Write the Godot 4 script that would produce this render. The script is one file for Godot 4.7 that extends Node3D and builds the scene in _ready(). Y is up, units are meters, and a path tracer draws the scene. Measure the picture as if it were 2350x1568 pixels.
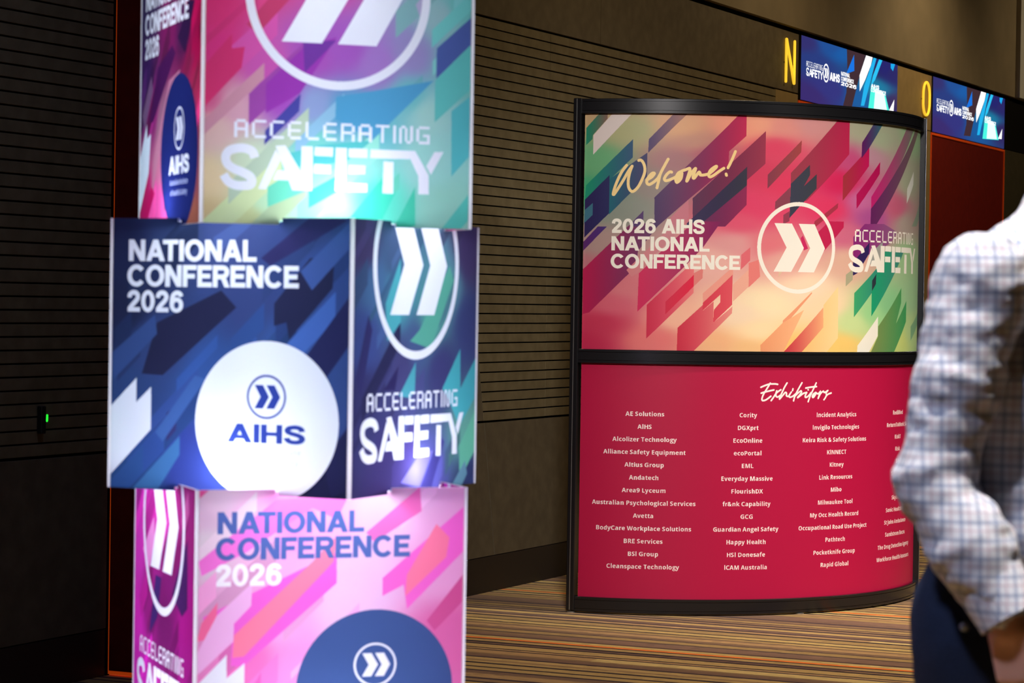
extends Node3D
# A dim conference foyer: an illuminated tower of interlocking printed boxes, a quarter-round
# welcome display, a slatted wall with doors and LED signs, and a man in a checked shirt.
# World axes: the long wall lies in the plane x = -5.46 and runs along z; y is up; metres.

# ---------------------------------------------------------------- printed artwork (0..1 across each print)
const WELCOME_BG := [[0.007,0.007,190,160,120],[0.024,0.192,100,165,115],[0.007,0.331,60,160,110],[0.103,0.072,165,165,120],[0.206,0.052,215,160,120],[0.244,0.124,190,140,120],[0.152,0.292,140,125,120],[0.087,0.404,130,135,125],[0.339,0.046,235,150,125],[0.207,0.199,160,110,115],[0.263,0.16,175,90,110],[0.362,0.377,215,60,100],[0.343,0.452,215,80,110],[0.04,0.553,165,135,130],[0.007,0.646,180,110,120],[0.005,0.98,185,35,75],[0.062,0.811,205,90,110],[0.099,0.736,205,110,120],[0.043,0.886,190,45,80],[0.157,0.956,220,110,110],[0.212,0.862,235,175,150],[0.286,0.62,225,170,160],[0.334,0.545,215,150,150],[0.367,0.988,235,185,130],[0.346,0.84,238,210,180],[0.289,0.971,235,175,130],[0.379,0.034,235,160,130],[0.441,0.039,220,140,130],[0.507,0.024,205,140,140],[0.42,0.133,215,60,95],[0.391,0.246,205,55,90],[0.443,0.28,215,50,90],[0.402,0.393,215,60,100],[0.558,0.384,215,50,95],[0.662,0.035,165,165,140],[0.728,0.066,160,170,140],[0.695,0.146,180,135,150],[0.635,0.171,190,70,120],[0.667,0.339,190,100,150],[0.699,0.412,165,75,140],[0.908,0.024,150,185,140],[0.88,0.243,160,165,140],[0.595,0.269,205,30,85],[0.815,0.365,190,90,120],[0.855,0.421,165,150,140],[0.404,0.542,215,110,120],[0.446,0.614,220,160,150],[0.613,0.607,215,170,150],[0.406,0.801,240,220,180],[0.387,0.913,245,215,170],[0.503,0.724,240,210,180],[0.563,0.797,238,208,170],[0.604,0.975,235,195,110],[0.45,0.977,240,190,110],[0.644,0.871,195,215,150],[0.706,0.832,150,205,140],[0.779,0.792,130,190,135],[0.828,0.966,190,205,120],[0.934,0.751,150,190,145],[0.941,0.909,170,200,140],[0.874,0.576,150,190,140],[0.611,0.494,200,100,130]]
const WELCOME_SHARDS := [
	[20,130,100,125,88,78,0.003,0.06,0.034,-0.006,0.05,-0.006,0.05,0.021,0.018,0.09,0.017,0.108,0.003,0.133],
	[214,200,196,214,200,196,0.019,0.091,0.063,-0.006,0.106,-0.006,0.019,0.174],
	[62,38,95,160,108,90,0.14,0.108,0.194,-0.004,0.224,-0.005,0.193,0.055,0.139,0.165],
	[20,140,105,20,70,110,0.004,0.305,0.106,0.108,0.106,0.185,0.056,0.281,0.002,0.366],
	[15,95,110,45,35,90,0.056,0.278,0.137,0.165,0.137,0.267,0.1,0.34,0.056,0.428],
	[38,25,80,30,30,85,0.002,0.366,0.056,0.26,0.056,0.423,0.002,0.526],
	[55,105,125,55,105,125,0.002,0.409,0.02,0.379,0.02,0.43,0.001,0.465],
	[85,30,100,60,35,110,-0.001,0.547,0.032,0.479,0.052,0.479,0,0.582],
	[180,20,75,72,25,85,-0,0.662,0.105,0.464,0.167,0.462,0.12,0.583,0.119,0.643,0.016,0.844,0.001,0.852],
	[58,20,85,190,35,80,0.154,0.354,0.336,-0.005,0.352,-0.006,0.352,0.086,0.314,0.153,0.313,0.215,0.227,0.36,0.155,0.487],
	[82,32,72,150,45,72,0.313,0.213,0.397,0.062,0.397,0.201,0.353,0.276,0.284,0.399,0.237,0.474,0.236,0.355],
	[40,25,75,50,50,65,0.224,0.462,0.296,0.325,0.355,0.216,0.355,0.295,0.27,0.473,0.225,0.475],
	[90,30,80,140,35,80,0.248,0.474,0.355,0.295,0.355,0.378,0.308,0.472],
	[190,110,125,190,110,125,0.183,0.45,0.227,0.362,0.228,0.436,0.205,0.475,0.183,0.476],
	[70,35,95,70,35,95,0.109,0.455,0.131,0.41,0.131,0.477,0.109,0.478],
	[200,10,80,120,20,85,0.123,0.677,0.177,0.568,0.241,0.453,0.299,0.451,0.26,0.562,0.221,0.644,0.121,0.838],
	[205,120,125,190,120,130,0.096,0.662,0.156,0.544,0.193,0.469,0.198,0.468,0.198,0.518,0.128,0.65,0.121,0.675,0.107,0.69],
	[195,20,65,225,112,115,0.141,0.809,0.225,0.651,0.241,0.65,0.241,0.728,0.241,0.756,0.141,0.952],
	[200,15,60,215,12,60,0.181,0.795,0.241,0.679,0.241,0.728,0.181,0.848],
	[215,120,115,215,120,115,0.241,0.672,0.261,0.65,0.26,0.692,0.241,0.728],
	[228,150,135,228,150,135,0.261,0.757,0.327,0.641,0.327,0.679,0.3,0.726,0.262,0.798],
	[195,30,60,225,140,130,0.208,0.904,0.262,0.805,0.262,0.83,0.285,0.79,0.285,0.88,0.327,0.81,0.326,0.839,0.244,1,0.207,1.001],
	[205,50,72,215,80,92,0.262,0.796,0.326,0.676,0.326,0.803,0.285,0.88,0.286,0.826,0.3,0.793,0.3,0.76,0.261,0.83],
	[215,100,110,215,100,110,0.345,0.59,0.365,0.558,0.365,0.614,0.344,0.654],
	[228,165,145,228,165,145,0.346,0.682,0.374,0.632,0.375,0.703,0.328,0.789,0.327,0.718],
	[125,50,70,158,60,62,0.403,0.247,0.485,0.095,0.484,0.145,0.403,0.306],
	[142,52,68,182,30,75,0.459,0.236,0.585,-0.005,0.619,-0.007,0.619,0.143,0.5,0.353,0.459,0.356],
	[50,52,72,52,56,66,0.459,0.283,0.507,0.198,0.508,0.241,0.492,0.291,0.526,0.236,0.526,0.298,0.484,0.374,0.457,0.429],
	[130,55,75,130,55,75,0.422,0.361,0.458,0.296,0.458,0.376,0.421,0.393],
	[140,50,75,140,50,75,0.442,0.416,0.457,0.399,0.457,0.442,0.442,0.456],
	[160,45,68,160,45,68,0.522,0.439,0.588,0.356,0.587,0.378,0.518,0.472],
	[155,45,55,188,15,85,0.601,0.239,0.687,0.104,0.687,0.187,0.601,0.346],
	[90,20,90,45,110,115,0.661,0.088,0.706,-0.007,0.742,-0.009,0.688,0.105,0.66,0.156],
	[172,12,80,172,12,80,0.645,0.316,0.73,0.165,0.729,0.217,0.646,0.377],
	[185,25,105,120,132,115,0.697,0.322,0.863,-0.004,0.918,-0.006,0.808,0.195,0.698,0.373],
	[92,30,88,125,115,100,0.697,0.373,0.808,0.192,0.933,-0.005,0.97,-0.01,0.878,0.142,0.714,0.45,0.696,0.451],
	[208,208,198,208,208,198,0.871,0.269,0.921,0.187,0.92,0.247,0.87,0.337],
	[130,145,125,130,145,125,0.912,0.436,1.054,0.258,1.068,0.329,0.961,0.433],
	[25,150,115,25,150,115,1.009,-0.012,1.068,-0.016,1.068,0.426,1.03,0.428],
	[185,25,75,185,25,75,0.527,0.493,0.562,0.437,0.606,0.435,0.606,0.46,0.572,0.523,0.543,0.578,0.549,0.553],
	[195,30,90,195,30,90,0.486,0.513,0.492,0.502,0.506,0.557,0.495,0.565],
	[222,120,115,222,120,115,0.362,0.625,0.385,0.61,0.389,0.681,0.363,0.728],
	[130,30,110,140,95,130,0.637,0.5,0.675,0.441,0.75,0.436,0.815,0.469,0.782,0.519,0.698,0.571,0.637,0.599],
	[58,160,105,30,110,125,0.643,0.744,0.745,0.602,0.809,0.599,0.81,0.647,0.705,0.742,0.643,0.849],
	[25,150,105,70,130,120,0.705,0.731,0.752,0.557,0.856,0.552,0.805,0.651,0.705,0.845],
	[45,30,85,45,30,85,0.638,0.668,0.637,0.61,0.694,0.52,0.692,0.571,0.652,0.657],
	[150,150,145,150,150,145,0.692,0.575,0.746,0.514,0.747,0.594,0.693,0.619],
	[40,50,60,40,50,60,0.706,0.687,0.722,0.658,0.721,0.702,0.706,0.733],
	[120,135,75,60,150,90,0.733,0.888,0.844,0.716,0.844,0.783,0.817,0.875,0.879,0.772,0.879,0.865,0.808,1.003,0.705,1.002,0.733,0.932],
	[232,228,215,232,228,215,0.657,0.972,0.732,0.844,0.732,0.929,0.698,1.002,0.656,1.002],
	[120,165,125,120,165,125,0.917,0.888,1.068,0.773,1.068,0.816,0.919,0.952],
	[165,160,130,165,160,130,0.615,0.665,0.638,0.639,0.637,0.686,0.615,0.716],
	[228,150,112,228,150,112,0.445,0.867,0.517,0.744,0.519,0.748,0.445,0.896],
	[215,180,150,215,180,150,0.433,0.658,0.443,0.654,0.433,0.683],
	[228,148,104,236,178,132,0.392,0.973,0.444,0.878,0.498,0.82,0.447,1.003,0.393,1.003],
	[190,45,60,232,165,118,0.447,1.003,0.55,0.808,0.551,0.894,0.493,1.002],
	[238,185,118,238,208,150,0.561,1.002,0.594,0.94,0.592,0.717,0.551,0.797,0.551,0.894,0.497,1.002]]
const WELCOME_WORD := [[0.093,0.219,0.082,0.249,0.071,0.296,0.065,0.335,0.066,0.343,0.072,0.327,0.085,0.286,0.097,0.244,0.105,0.222],[0.105,0.222,0.1,0.249,0.097,0.283,0.098,0.311,0.103,0.327,0.109,0.328,0.118,0.311,0.126,0.282,0.132,0.249,0.132,0.225,0.128,0.205,0.123,0.196,0.119,0.198],[0.137,0.28,0.147,0.268,0.153,0.253,0.149,0.251,0.142,0.264,0.137,0.282,0.138,0.295,0.143,0.299,0.151,0.29,0.16,0.274,0.165,0.256],[0.182,0.191,0.175,0.217,0.166,0.253,0.162,0.287,0.159,0.313],[0.19,0.246,0.186,0.245,0.18,0.255,0.175,0.271,0.176,0.281,0.182,0.281,0.192,0.273,0.198,0.267],[0.211,0.242,0.204,0.25,0.199,0.27,0.2,0.286,0.203,0.288,0.21,0.273,0.212,0.252,0.211,0.242,0.218,0.236,0.228,0.228],[0.228,0.228,0.229,0.236,0.223,0.277,0.224,0.28,0.232,0.249,0.24,0.23,0.241,0.233,0.236,0.264,0.239,0.269,0.248,0.245,0.251,0.248,0.252,0.256,0.261,0.255,0.271,0.25],[0.271,0.25,0.282,0.231,0.287,0.219,0.284,0.219,0.274,0.234,0.27,0.252,0.272,0.263,0.28,0.257,0.293,0.238,0.303,0.225],[0.328,0.153,0.32,0.191,0.312,0.223],[0.308,0.249,0.309,0.255]]
const EXHIBITORS_WORD := [[0.395,0.093,0.405,0.085,0.416,0.079,0.427,0.078,0.435,0.08],[0.417,0.075,0.411,0.094,0.402,0.121,0.398,0.142,0.4,0.15,0.408,0.146,0.419,0.131],[0.396,0.118,0.407,0.112,0.426,0.104],[0.433,0.108,0.431,0.121,0.432,0.132,0.436,0.134,0.442,0.127],[0.443,0.103,0.433,0.116,0.426,0.134,0.42,0.15],[0.458,0.074,0.452,0.092,0.445,0.119,0.44,0.143,0.448,0.127,0.454,0.115,0.457,0.118,0.457,0.129,0.462,0.131,0.467,0.118,0.469,0.113],[0.469,0.113,0.464,0.127,0.465,0.135,0.472,0.132,0.48,0.121],[0.473,0.099,0.472,0.107],[0.496,0.073,0.489,0.094,0.479,0.127,0.475,0.151],[0.478,0.131,0.487,0.116,0.494,0.108,0.494,0.118,0.485,0.137,0.492,0.129,0.5,0.119,0.509,0.115],[0.509,0.115,0.505,0.129,0.506,0.136,0.513,0.131,0.52,0.116],[0.512,0.103,0.513,0.104],[0.534,0.074,0.527,0.099,0.518,0.131,0.513,0.155],[0.506,0.096,0.52,0.092,0.535,0.09],[0.533,0.115,0.526,0.123,0.524,0.134,0.527,0.136,0.533,0.123,0.534,0.117,0.54,0.121,0.546,0.11],[0.546,0.11,0.543,0.125,0.54,0.141,0.546,0.121,0.554,0.11,0.556,0.115,0.56,0.114,0.567,0.107],[0.567,0.107,0.562,0.118,0.563,0.127,0.559,0.141,0.556,0.147,0.559,0.141,0.566,0.125,0.577,0.118]]
const TOP_B_BG := [[0.018,0.239,215,60,120],[0.054,0.38,215,60,130],[0.022,0.553,205,100,140],[0.114,0.578,215,165,178],[0.046,0.667,222,188,178],[0.026,0.839,225,205,160],[0.033,0.982,210,190,140],[0.228,0.429,200,90,170],[0.288,0.541,165,80,180],[0.404,0.391,165,85,175],[0.522,0.356,160,90,180],[0.643,0.409,160,120,190],[0.763,0.373,150,140,190],[0.406,0.565,140,160,200],[0.525,0.589,90,160,195],[0.765,0.52,110,190,190],[0.883,0.219,150,190,190],[0.944,0.186,110,195,185],[0.947,0.394,110,200,180],[0.827,0.577,160,210,198],[0.646,0.643,110,190,195],[0.408,0.711,120,205,190],[0.588,0.762,140,218,200],[0.83,0.754,152,212,200],[0.351,0.829,140,220,188],[0.175,0.777,200,220,185],[0.235,0.919,185,225,180],[0.412,0.943,180,228,195],[0.65,0.907,90,210,180],[0.894,0.93,145,205,185],[0.178,0.979,200,212,150],[0.472,0.988,140,215,180],[0.016,0.153,210,55,110],[0.459,0.098,190,80,150],[0.942,0.068,120,190,185],[0.223,0.083,205,70,120]]
const TOP_B_SHARDS := [
	[208,58,112,208,58,112,0,0.451,0.105,0.326,0.106,0.377,0.152,0.369,0.141,0.444,0.011,0.588,0.001,0.594],
	[190,65,105,190,65,105,0.157,0.288,0.26,0.162,0.341,0.157,0.198,0.321],
	[150,60,165,150,60,165,0.229,0.498,0.362,0.364,0.486,0.317,0.353,0.527,0.231,0.602],
	[112,60,150,112,60,150,0.362,0.341,0.486,0.329,0.369,0.451],
	[72,72,150,72,72,150,0.229,0.665,0.356,0.527,0.351,0.591,0.226,0.717],
	[80,158,195,80,158,195,0.486,0.533,0.644,0.502,0.85,0.458,0.623,0.685,0.484,0.614],
	[78,98,160,78,98,160,0.86,0.339,1.003,0.207,1.001,0.308,0.859,0.451],
	[98,195,185,98,195,185,0.856,0.457,1.001,0.311,1.001,0.474,0.855,0.611],
	[88,188,190,88,188,190,0.919,0.567,1.001,0.501,1.001,0.718,0.922,0.807],
	[85,190,185,85,190,185,0.317,0.743,0.426,0.71,0.623,0.685,0.528,0.765,0.321,0.801],
	[108,210,175,108,210,175,0.24,0.867,0.386,0.77,0.387,0.874,0.241,0.939],
	[72,208,172,72,208,172,0.39,0.877,0.493,0.818,0.494,0.877,0.391,0.938],
	[68,205,170,68,205,170,0.519,0.999,0.664,0.819,0.71,0.876,0.651,0.995],
	[70,195,160,70,195,160,0.706,1.006,0.785,0.85,0.788,0.992,0.712,1.017],
	[88,195,178,88,195,178,0.883,1.007,0.997,0.861,0.999,0.956,0.956,1.005],
	[175,170,200,175,170,200,0.778,0.184,0.82,0.128,0.845,0.127,0.797,0.236]]
const TOP_A_BG := [[0.057,0.139,50,40,82],[0.477,0.244,120,30,90],[0.867,0.399,175,20,80],[0.736,0.27,62,30,72],[0.103,0.426,60,35,88],[0.224,0.559,140,40,110],[0.365,0.63,150,105,125],[0.896,0.489,175,50,90],[0.345,0.751,190,110,140],[0.074,0.895,190,30,95],[0.328,0.928,215,80,150],[0.873,0.951,170,100,80],[0.915,0.837,150,80,90],[0.194,0.061,50,40,80],[0.88,0.198,165,20,75]]
const TOP_A_SHARDS := [
	[48,26,66,48,26,66,0.623,0.307,0.781,0.187,0.88,0.198,0.742,0.377],
	[70,25,80,70,25,80,0.297,0.392,0.534,0.328,0.588,0.363,0.226,0.596,0.169,0.593],
	[120,90,125,120,90,125,0.039,0.559,0.187,0.414,0.218,0.472,0.085,0.613],
	[185,120,145,185,120,145,0.235,0.746,0.489,0.456,0.669,0.429,0.57,0.499,0.318,0.75,0.216,0.9],
	[220,235,245,220,235,245,0.011,0.722,0.119,0.596,0.128,0.653,0.192,0.638,0.159,0.792,0.007,0.943],
	[195,25,95,195,25,95,0.035,0.982,0.212,0.838,0.27,0.871,0.136,0.985]]
const MID_A_BG := [[0.035,0.106,36,44,77],[0.513,0.036,61,76,124],[0.751,0.442,56,85,140],[0.443,0.586,51,82,139],[0.202,0.454,52,70,116],[0.079,0.316,37,44,74],[0.595,0.309,53,68,116],[0.898,0.17,55,78,133],[0.905,0.641,55,78,131],[0.129,0.944,42,72,120],[0.043,0.667,47,70,115],[0.948,0.976,33,37,66],[0.329,0.901,48,61,129],[0.276,0.036,51,66,106],[0.82,0.036,53,68,114]]
const MID_A_SHARDS := [
	[46,46,89,46,46,89,0.631,0.145,0.842,-0.012,0.978,0.009,0.67,0.172],
	[39,43,72,39,43,72,0.687,0.308,0.83,0.144,0.928,0.136,0.922,0.251,0.75,0.436,0.738,0.375,0.688,0.389],
	[38,41,69,38,41,69,0.201,0.384,0.469,0.263,0.533,0.324,0.228,0.578,0.139,0.574],
	[55,79,130,55,79,130,0.008,0.5,0.192,0.356,0.202,0.426,0.017,0.598],
	[70,90,143,70,90,143,0.435,0.07,0.559,-0.005,0.628,-0.005,0.436,0.146],
	[41,45,85,41,45,85,0.753,0.578,0.997,0.27,0.992,0.451,0.867,0.616],
	[63,89,147,63,89,147,0.792,0.191,0.993,0.009,0.994,0.102,0.839,0.258],
	[50,50,97,50,50,97,0.246,0.717,0.294,0.681,0.287,0.778,0.248,0.821],
	[59,105,152,59,105,152,0.097,1.009,0.303,0.798,0.304,0.867,0.21,1.004],
	[61,94,151,61,94,151,0.199,0.788,0.364,0.575,0.411,0.587,0.232,0.822],
	[36,39,73,36,39,73,0.894,0.864,1.004,0.726,1.008,0.96,0.926,0.998],
	[228,236,243,228,236,243,-0.005,0.709,0.117,0.59,0.117,0.68,0.18,0.621,0.181,0.778,-0.005,0.966]]
const MID_B_BG := [[0.086,0.1,70,62,100],[0.096,0.438,63,78,132],[0.16,0.234,71,106,144],[0.348,0.266,74,155,160],[0.315,0.128,64,87,119],[0.607,0.37,82,155,142],[0.759,0.226,88,138,149],[0.503,0.455,68,87,127],[0.917,0.114,72,62,101],[0.925,0.37,61,69,115],[0.386,0.545,65,65,108],[0.691,0.55,60,62,107],[0.102,0.641,55,56,98],[0.323,0.89,59,52,100],[0.945,0.959,51,61,99],[0.924,0.811,98,162,144],[0.627,0.977,80,80,145]]
const MID_B_SHARDS := [
	[75,157,167,75,157,167,0.36,0.642,0.49,0.518,0.486,0.624,0.449,0.651],
	[73,170,176,73,170,176,0.709,0.622,0.856,0.472,0.861,0.626,0.996,0.503,0.985,0.666,0.857,0.772,0.757,0.659],
	[100,180,148,100,180,148,0.86,0.845,1.003,0.703,1.005,0.859,0.864,0.984],
	[76,165,172,76,165,172,0.248,0.302,0.359,0.134,0.366,0.37,0.266,0.439],
	[88,167,145,88,167,145,0.516,0.399,0.757,0.154,0.791,0.211,0.61,0.47,0.442,0.44],
	[52,52,98,52,52,98,0.031,0.572,0.121,0.343,0.151,0.398,0.074,0.641],
	[110,104,174,110,104,174,0.384,0.963,0.546,0.852,0.638,0.856,0.535,0.986],
	[60,57,121,60,57,121,0.535,0.993,0.699,0.802,0.731,0.825,0.627,0.999],
	[99,143,159,99,143,159,0.785,1.008,0.911,0.906,0.929,0.958,0.866,1.021],
	[44,40,82,44,40,82,0.243,0.618,0.356,0.53,0.33,0.62]]
const LOW_A_BG := [[0.065,0.046,236,205,220],[0.032,0.191,228,215,218],[0.019,0.103,222,190,208],[0.183,0.135,246,185,220],[0.36,0.079,250,140,212],[0.481,0.111,250,170,212],[0.663,0.114,240,188,222],[0.604,0.291,238,195,232],[0.545,0.409,238,198,232],[0.306,0.461,244,168,220],[0.19,0.634,240,120,190],[0.912,0.298,236,168,212],[0.947,0.541,222,110,170],[0.042,0.512,230,150,198],[0.369,0.67,242,150,212],[0.552,0.885,236,150,205],[0.922,0.963,222,110,170],[0.077,0.922,235,110,180]]
const LOW_A_SHARDS := [
	[232,90,150,232,90,150,0.001,0.039,0.053,-0.007,0.006,-0.007],
	[246,124,212,246,124,212,0.01,0.255,0.288,0.037,0.552,0.029,0.511,0.111,0.42,0.068,0.185,0.223,0.022,0.307],
	[242,104,208,242,104,208,0.03,0.453,0.512,0.23,0.514,0.343,0.178,0.633,0.131,0.632,0.135,0.491,0.036,0.523],
	[252,132,160,252,132,160,0.137,0.602,0.142,0.521,0.423,0.264,0.512,0.171,0.501,0.265,0.178,0.598],
	[246,112,156,246,112,156,0.024,0.476,0.081,0.402,0.077,0.472,0.037,0.535,0.008,0.54],
	[244,188,230,244,188,230,0.079,0.449,0.204,0.335,0.202,0.417,0.141,0.48,0.139,0.544,0.009,0.662,0.008,0.586],
	[240,112,182,240,112,182,0.621,0.161,0.821,-0.004,0.828,0.086,0.652,0.197],
	[246,108,204,246,108,204,0.684,0.329,0.99,0.071,0.992,0.234,0.778,0.445,0.764,0.355,0.685,0.395],
	[252,128,160,252,128,160,0.776,0.319,0.885,0.135,0.935,0.184,0.924,0.257,0.771,0.397],
	[210,88,148,210,88,148,0.853,0.49,0.994,0.318,0.992,0.421,0.884,0.527],
	[240,246,250,240,246,250,0.004,0.703,0.116,0.59,0.117,0.675,0.181,0.622,0.18,0.762,0.007,0.918],
	[232,108,188,232,108,188,0.186,0.751,0.241,0.656,0.242,0.753,0.187,0.81]]
const LOW_B_BG := [[0.042,0.314,210,60,182],[0.057,0.569,215,50,182],[0.269,0.48,150,36,122],[0.67,0.373,120,30,102],[0.855,0.47,165,30,130],[0.332,0.13,200,50,160],[0.835,0.117,150,40,112],[0.548,0.539,112,30,96],[0.085,0.789,200,40,170],[0.817,0.683,160,34,130]]
const LOW_B_SHARDS := [
	[222,140,200,222,140,200,0.149,0.291,0.333,0.149,0.352,0.234,0.261,0.355],
	[68,35,90,68,35,90,0.646,0.411,0.877,0.185,0.891,0.436,0.805,0.476],
	[62,40,102,62,40,102,0.276,0.604,0.374,0.368,0.47,0.37,0.411,0.525],
	[190,90,150,190,90,150,0.785,0.122,0.879,0.008,0.896,0.089,0.814,0.19],
	[190,40,150,190,40,150,0.095,0.475,0.233,0.358,0.239,0.458,0.13,0.56]]
const SAFETY_SHAPES := [[0.169,0.984,0.203,0.99,0.268,0.301,0.244,0.099],[0.243,0.019,0.286,-0.001,0.407,0.993,0.319,0.995],[0.252,0.562,0.313,0.551,0.332,0.774,0.233,0.779],[0.357,0.004,0.408,0.004,0.406,0.993,0.355,0.989],[0.416,0.009,0.498,0.01,0.496,0.214,0.414,0.206],[0.414,0.391,0.489,0.396,0.489,0.604,0.413,0.603],[0.509,0.008,0.559,0.012,0.557,0.981,0.508,0.981],[0.567,0.015,0.652,0.011,0.652,0.214,0.566,0.213],[0.567,0.387,0.643,0.385,0.642,0.583,0.566,0.591],[0.565,0.787,0.653,0.786,0.652,0.989,0.564,0.991],[0.665,0.016,0.867,0.018,0.87,0.099,0.839,0.21,0.663,0.219],[0.724,0.278,0.769,0.281,0.77,1.001,0.721,0.995],[0.827,0.025,0.867,0.018,0.93,0.558,0.932,0.993,0.884,0.993,0.883,0.589],[0.955,0.025,0.997,0.017,0.94,0.545,0.918,0.36]]
const SAFETY_S := [[0.153,0.299,0.142,0.164,0.112,0.101,0.079,0.102,0.043,0.159,0.027,0.288,0.033,0.435,0.059,0.545,0.096,0.618,0.13,0.704,0.142,0.805,0.135,0.898,0.105,0.921,0.069,0.913,0.038,0.834,0.019,0.688]]
const SCREEN_BG := [[0.025,0.067,48,45,104],[0.282,0.026,29,75,142],[0.417,0.1,23,86,156],[0.075,0.893,55,41,104],[0.289,0.72,49,49,119],[0.574,0.728,22,86,149],[0.627,0.127,43,36,47],[0.846,0.118,33,33,103],[0.973,0.155,40,37,96],[0.979,0.678,47,37,90],[0.155,0.38,38,56,119],[0.752,0.51,25,116,151]]
const SCREEN_SHARDS := [
	[60,40,48,60,40,48,0.444,-0.001,0.643,-0.044,0.604,0.21,0.506,0.916,0.415,0.933,0.446,0.708,0.454,0.385],
	[20,110,215,20,110,215,0.448,0.369,0.52,0.051,0.525,0.317,0.449,0.396],
	[30,170,225,30,170,225,0.728,-0.002,0.761,-0.008,0.702,0.384,0.635,0.848,0.599,0.862,0.631,0.524],
	[40,185,232,40,185,232,0.789,-0.003,0.826,-0.002,0.75,0.364,0.703,0.493,0.725,0.301],
	[20,160,225,20,160,225,0.92,0.01,0.971,-0.004,0.947,0.129,0.921,0.084],
	[70,235,215,70,235,215,0.677,0.905,0.709,0.473,0.864,0.556,0.918,0.852],
	[225,255,250,225,255,250,0.738,0.882,0.752,0.546,0.851,0.561,0.89,0.844],
	[255,255,255,255,255,255,0.649,-0.01,0.721,-0.023,0.699,0.148,0.642,0.41,0.585,0.63,0.58,0.365],
	[255,255,255,255,255,255,0.968,0.607,0.962,0.817,0.907,0.828]]
const NAMES := [
	["AE Solutions", "AIHS", "Alcolizer Technology", "Alliance Safety Equipment", "Altius Group", "Andatech", "Area9 Lyceum", "Australian Psychological Services", "Avetta", "BodyCare Workplace Solutions", "BRE Services", "BSI Group", "Cleanspace Technology"],
	["Cority", "DGXprt", "EcoOnline", "ecoPortal", "EML", "Everyday Massive", "FlourishDX", "fr&nk Capability", "GCG", "Guardian Angel Safety", "Happy Health", "HSI Donesafe", "ICAM Australia"],
	["Incident Analytics", "Invigilo Technologies", "Keira Risk & Safety Solutions", "KINNECT", "Kitney", "Link Resources", "Mibo", "Milwaukee Tool", "My Occ Health Record", "Occupational Road Use Project", "Pathtech", "Pocketknife Group", "Rapid Global"],
	["RediMed", "ReturnToWork SA", "RiskT", "Risk", "SA", "SafeWork", "Sentis", "Skytrust", "Sonic HealthPlus", "St John Ambulance", "Sundstrom Recru", "The Drug Detection Agency", "Workforce Health Assessors"]]

const WALL := -5.46
const BOX := 0.525
const BOX_H := 0.514
const TOWER := Vector3(-2.515, 0, -4.289)
const STAND := Vector3(-4.899, 0, -11.989)
const STAND_R := 1.332

var M := {}
var taken := {}
var glyphs := {}
var bold: SystemFont


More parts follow.
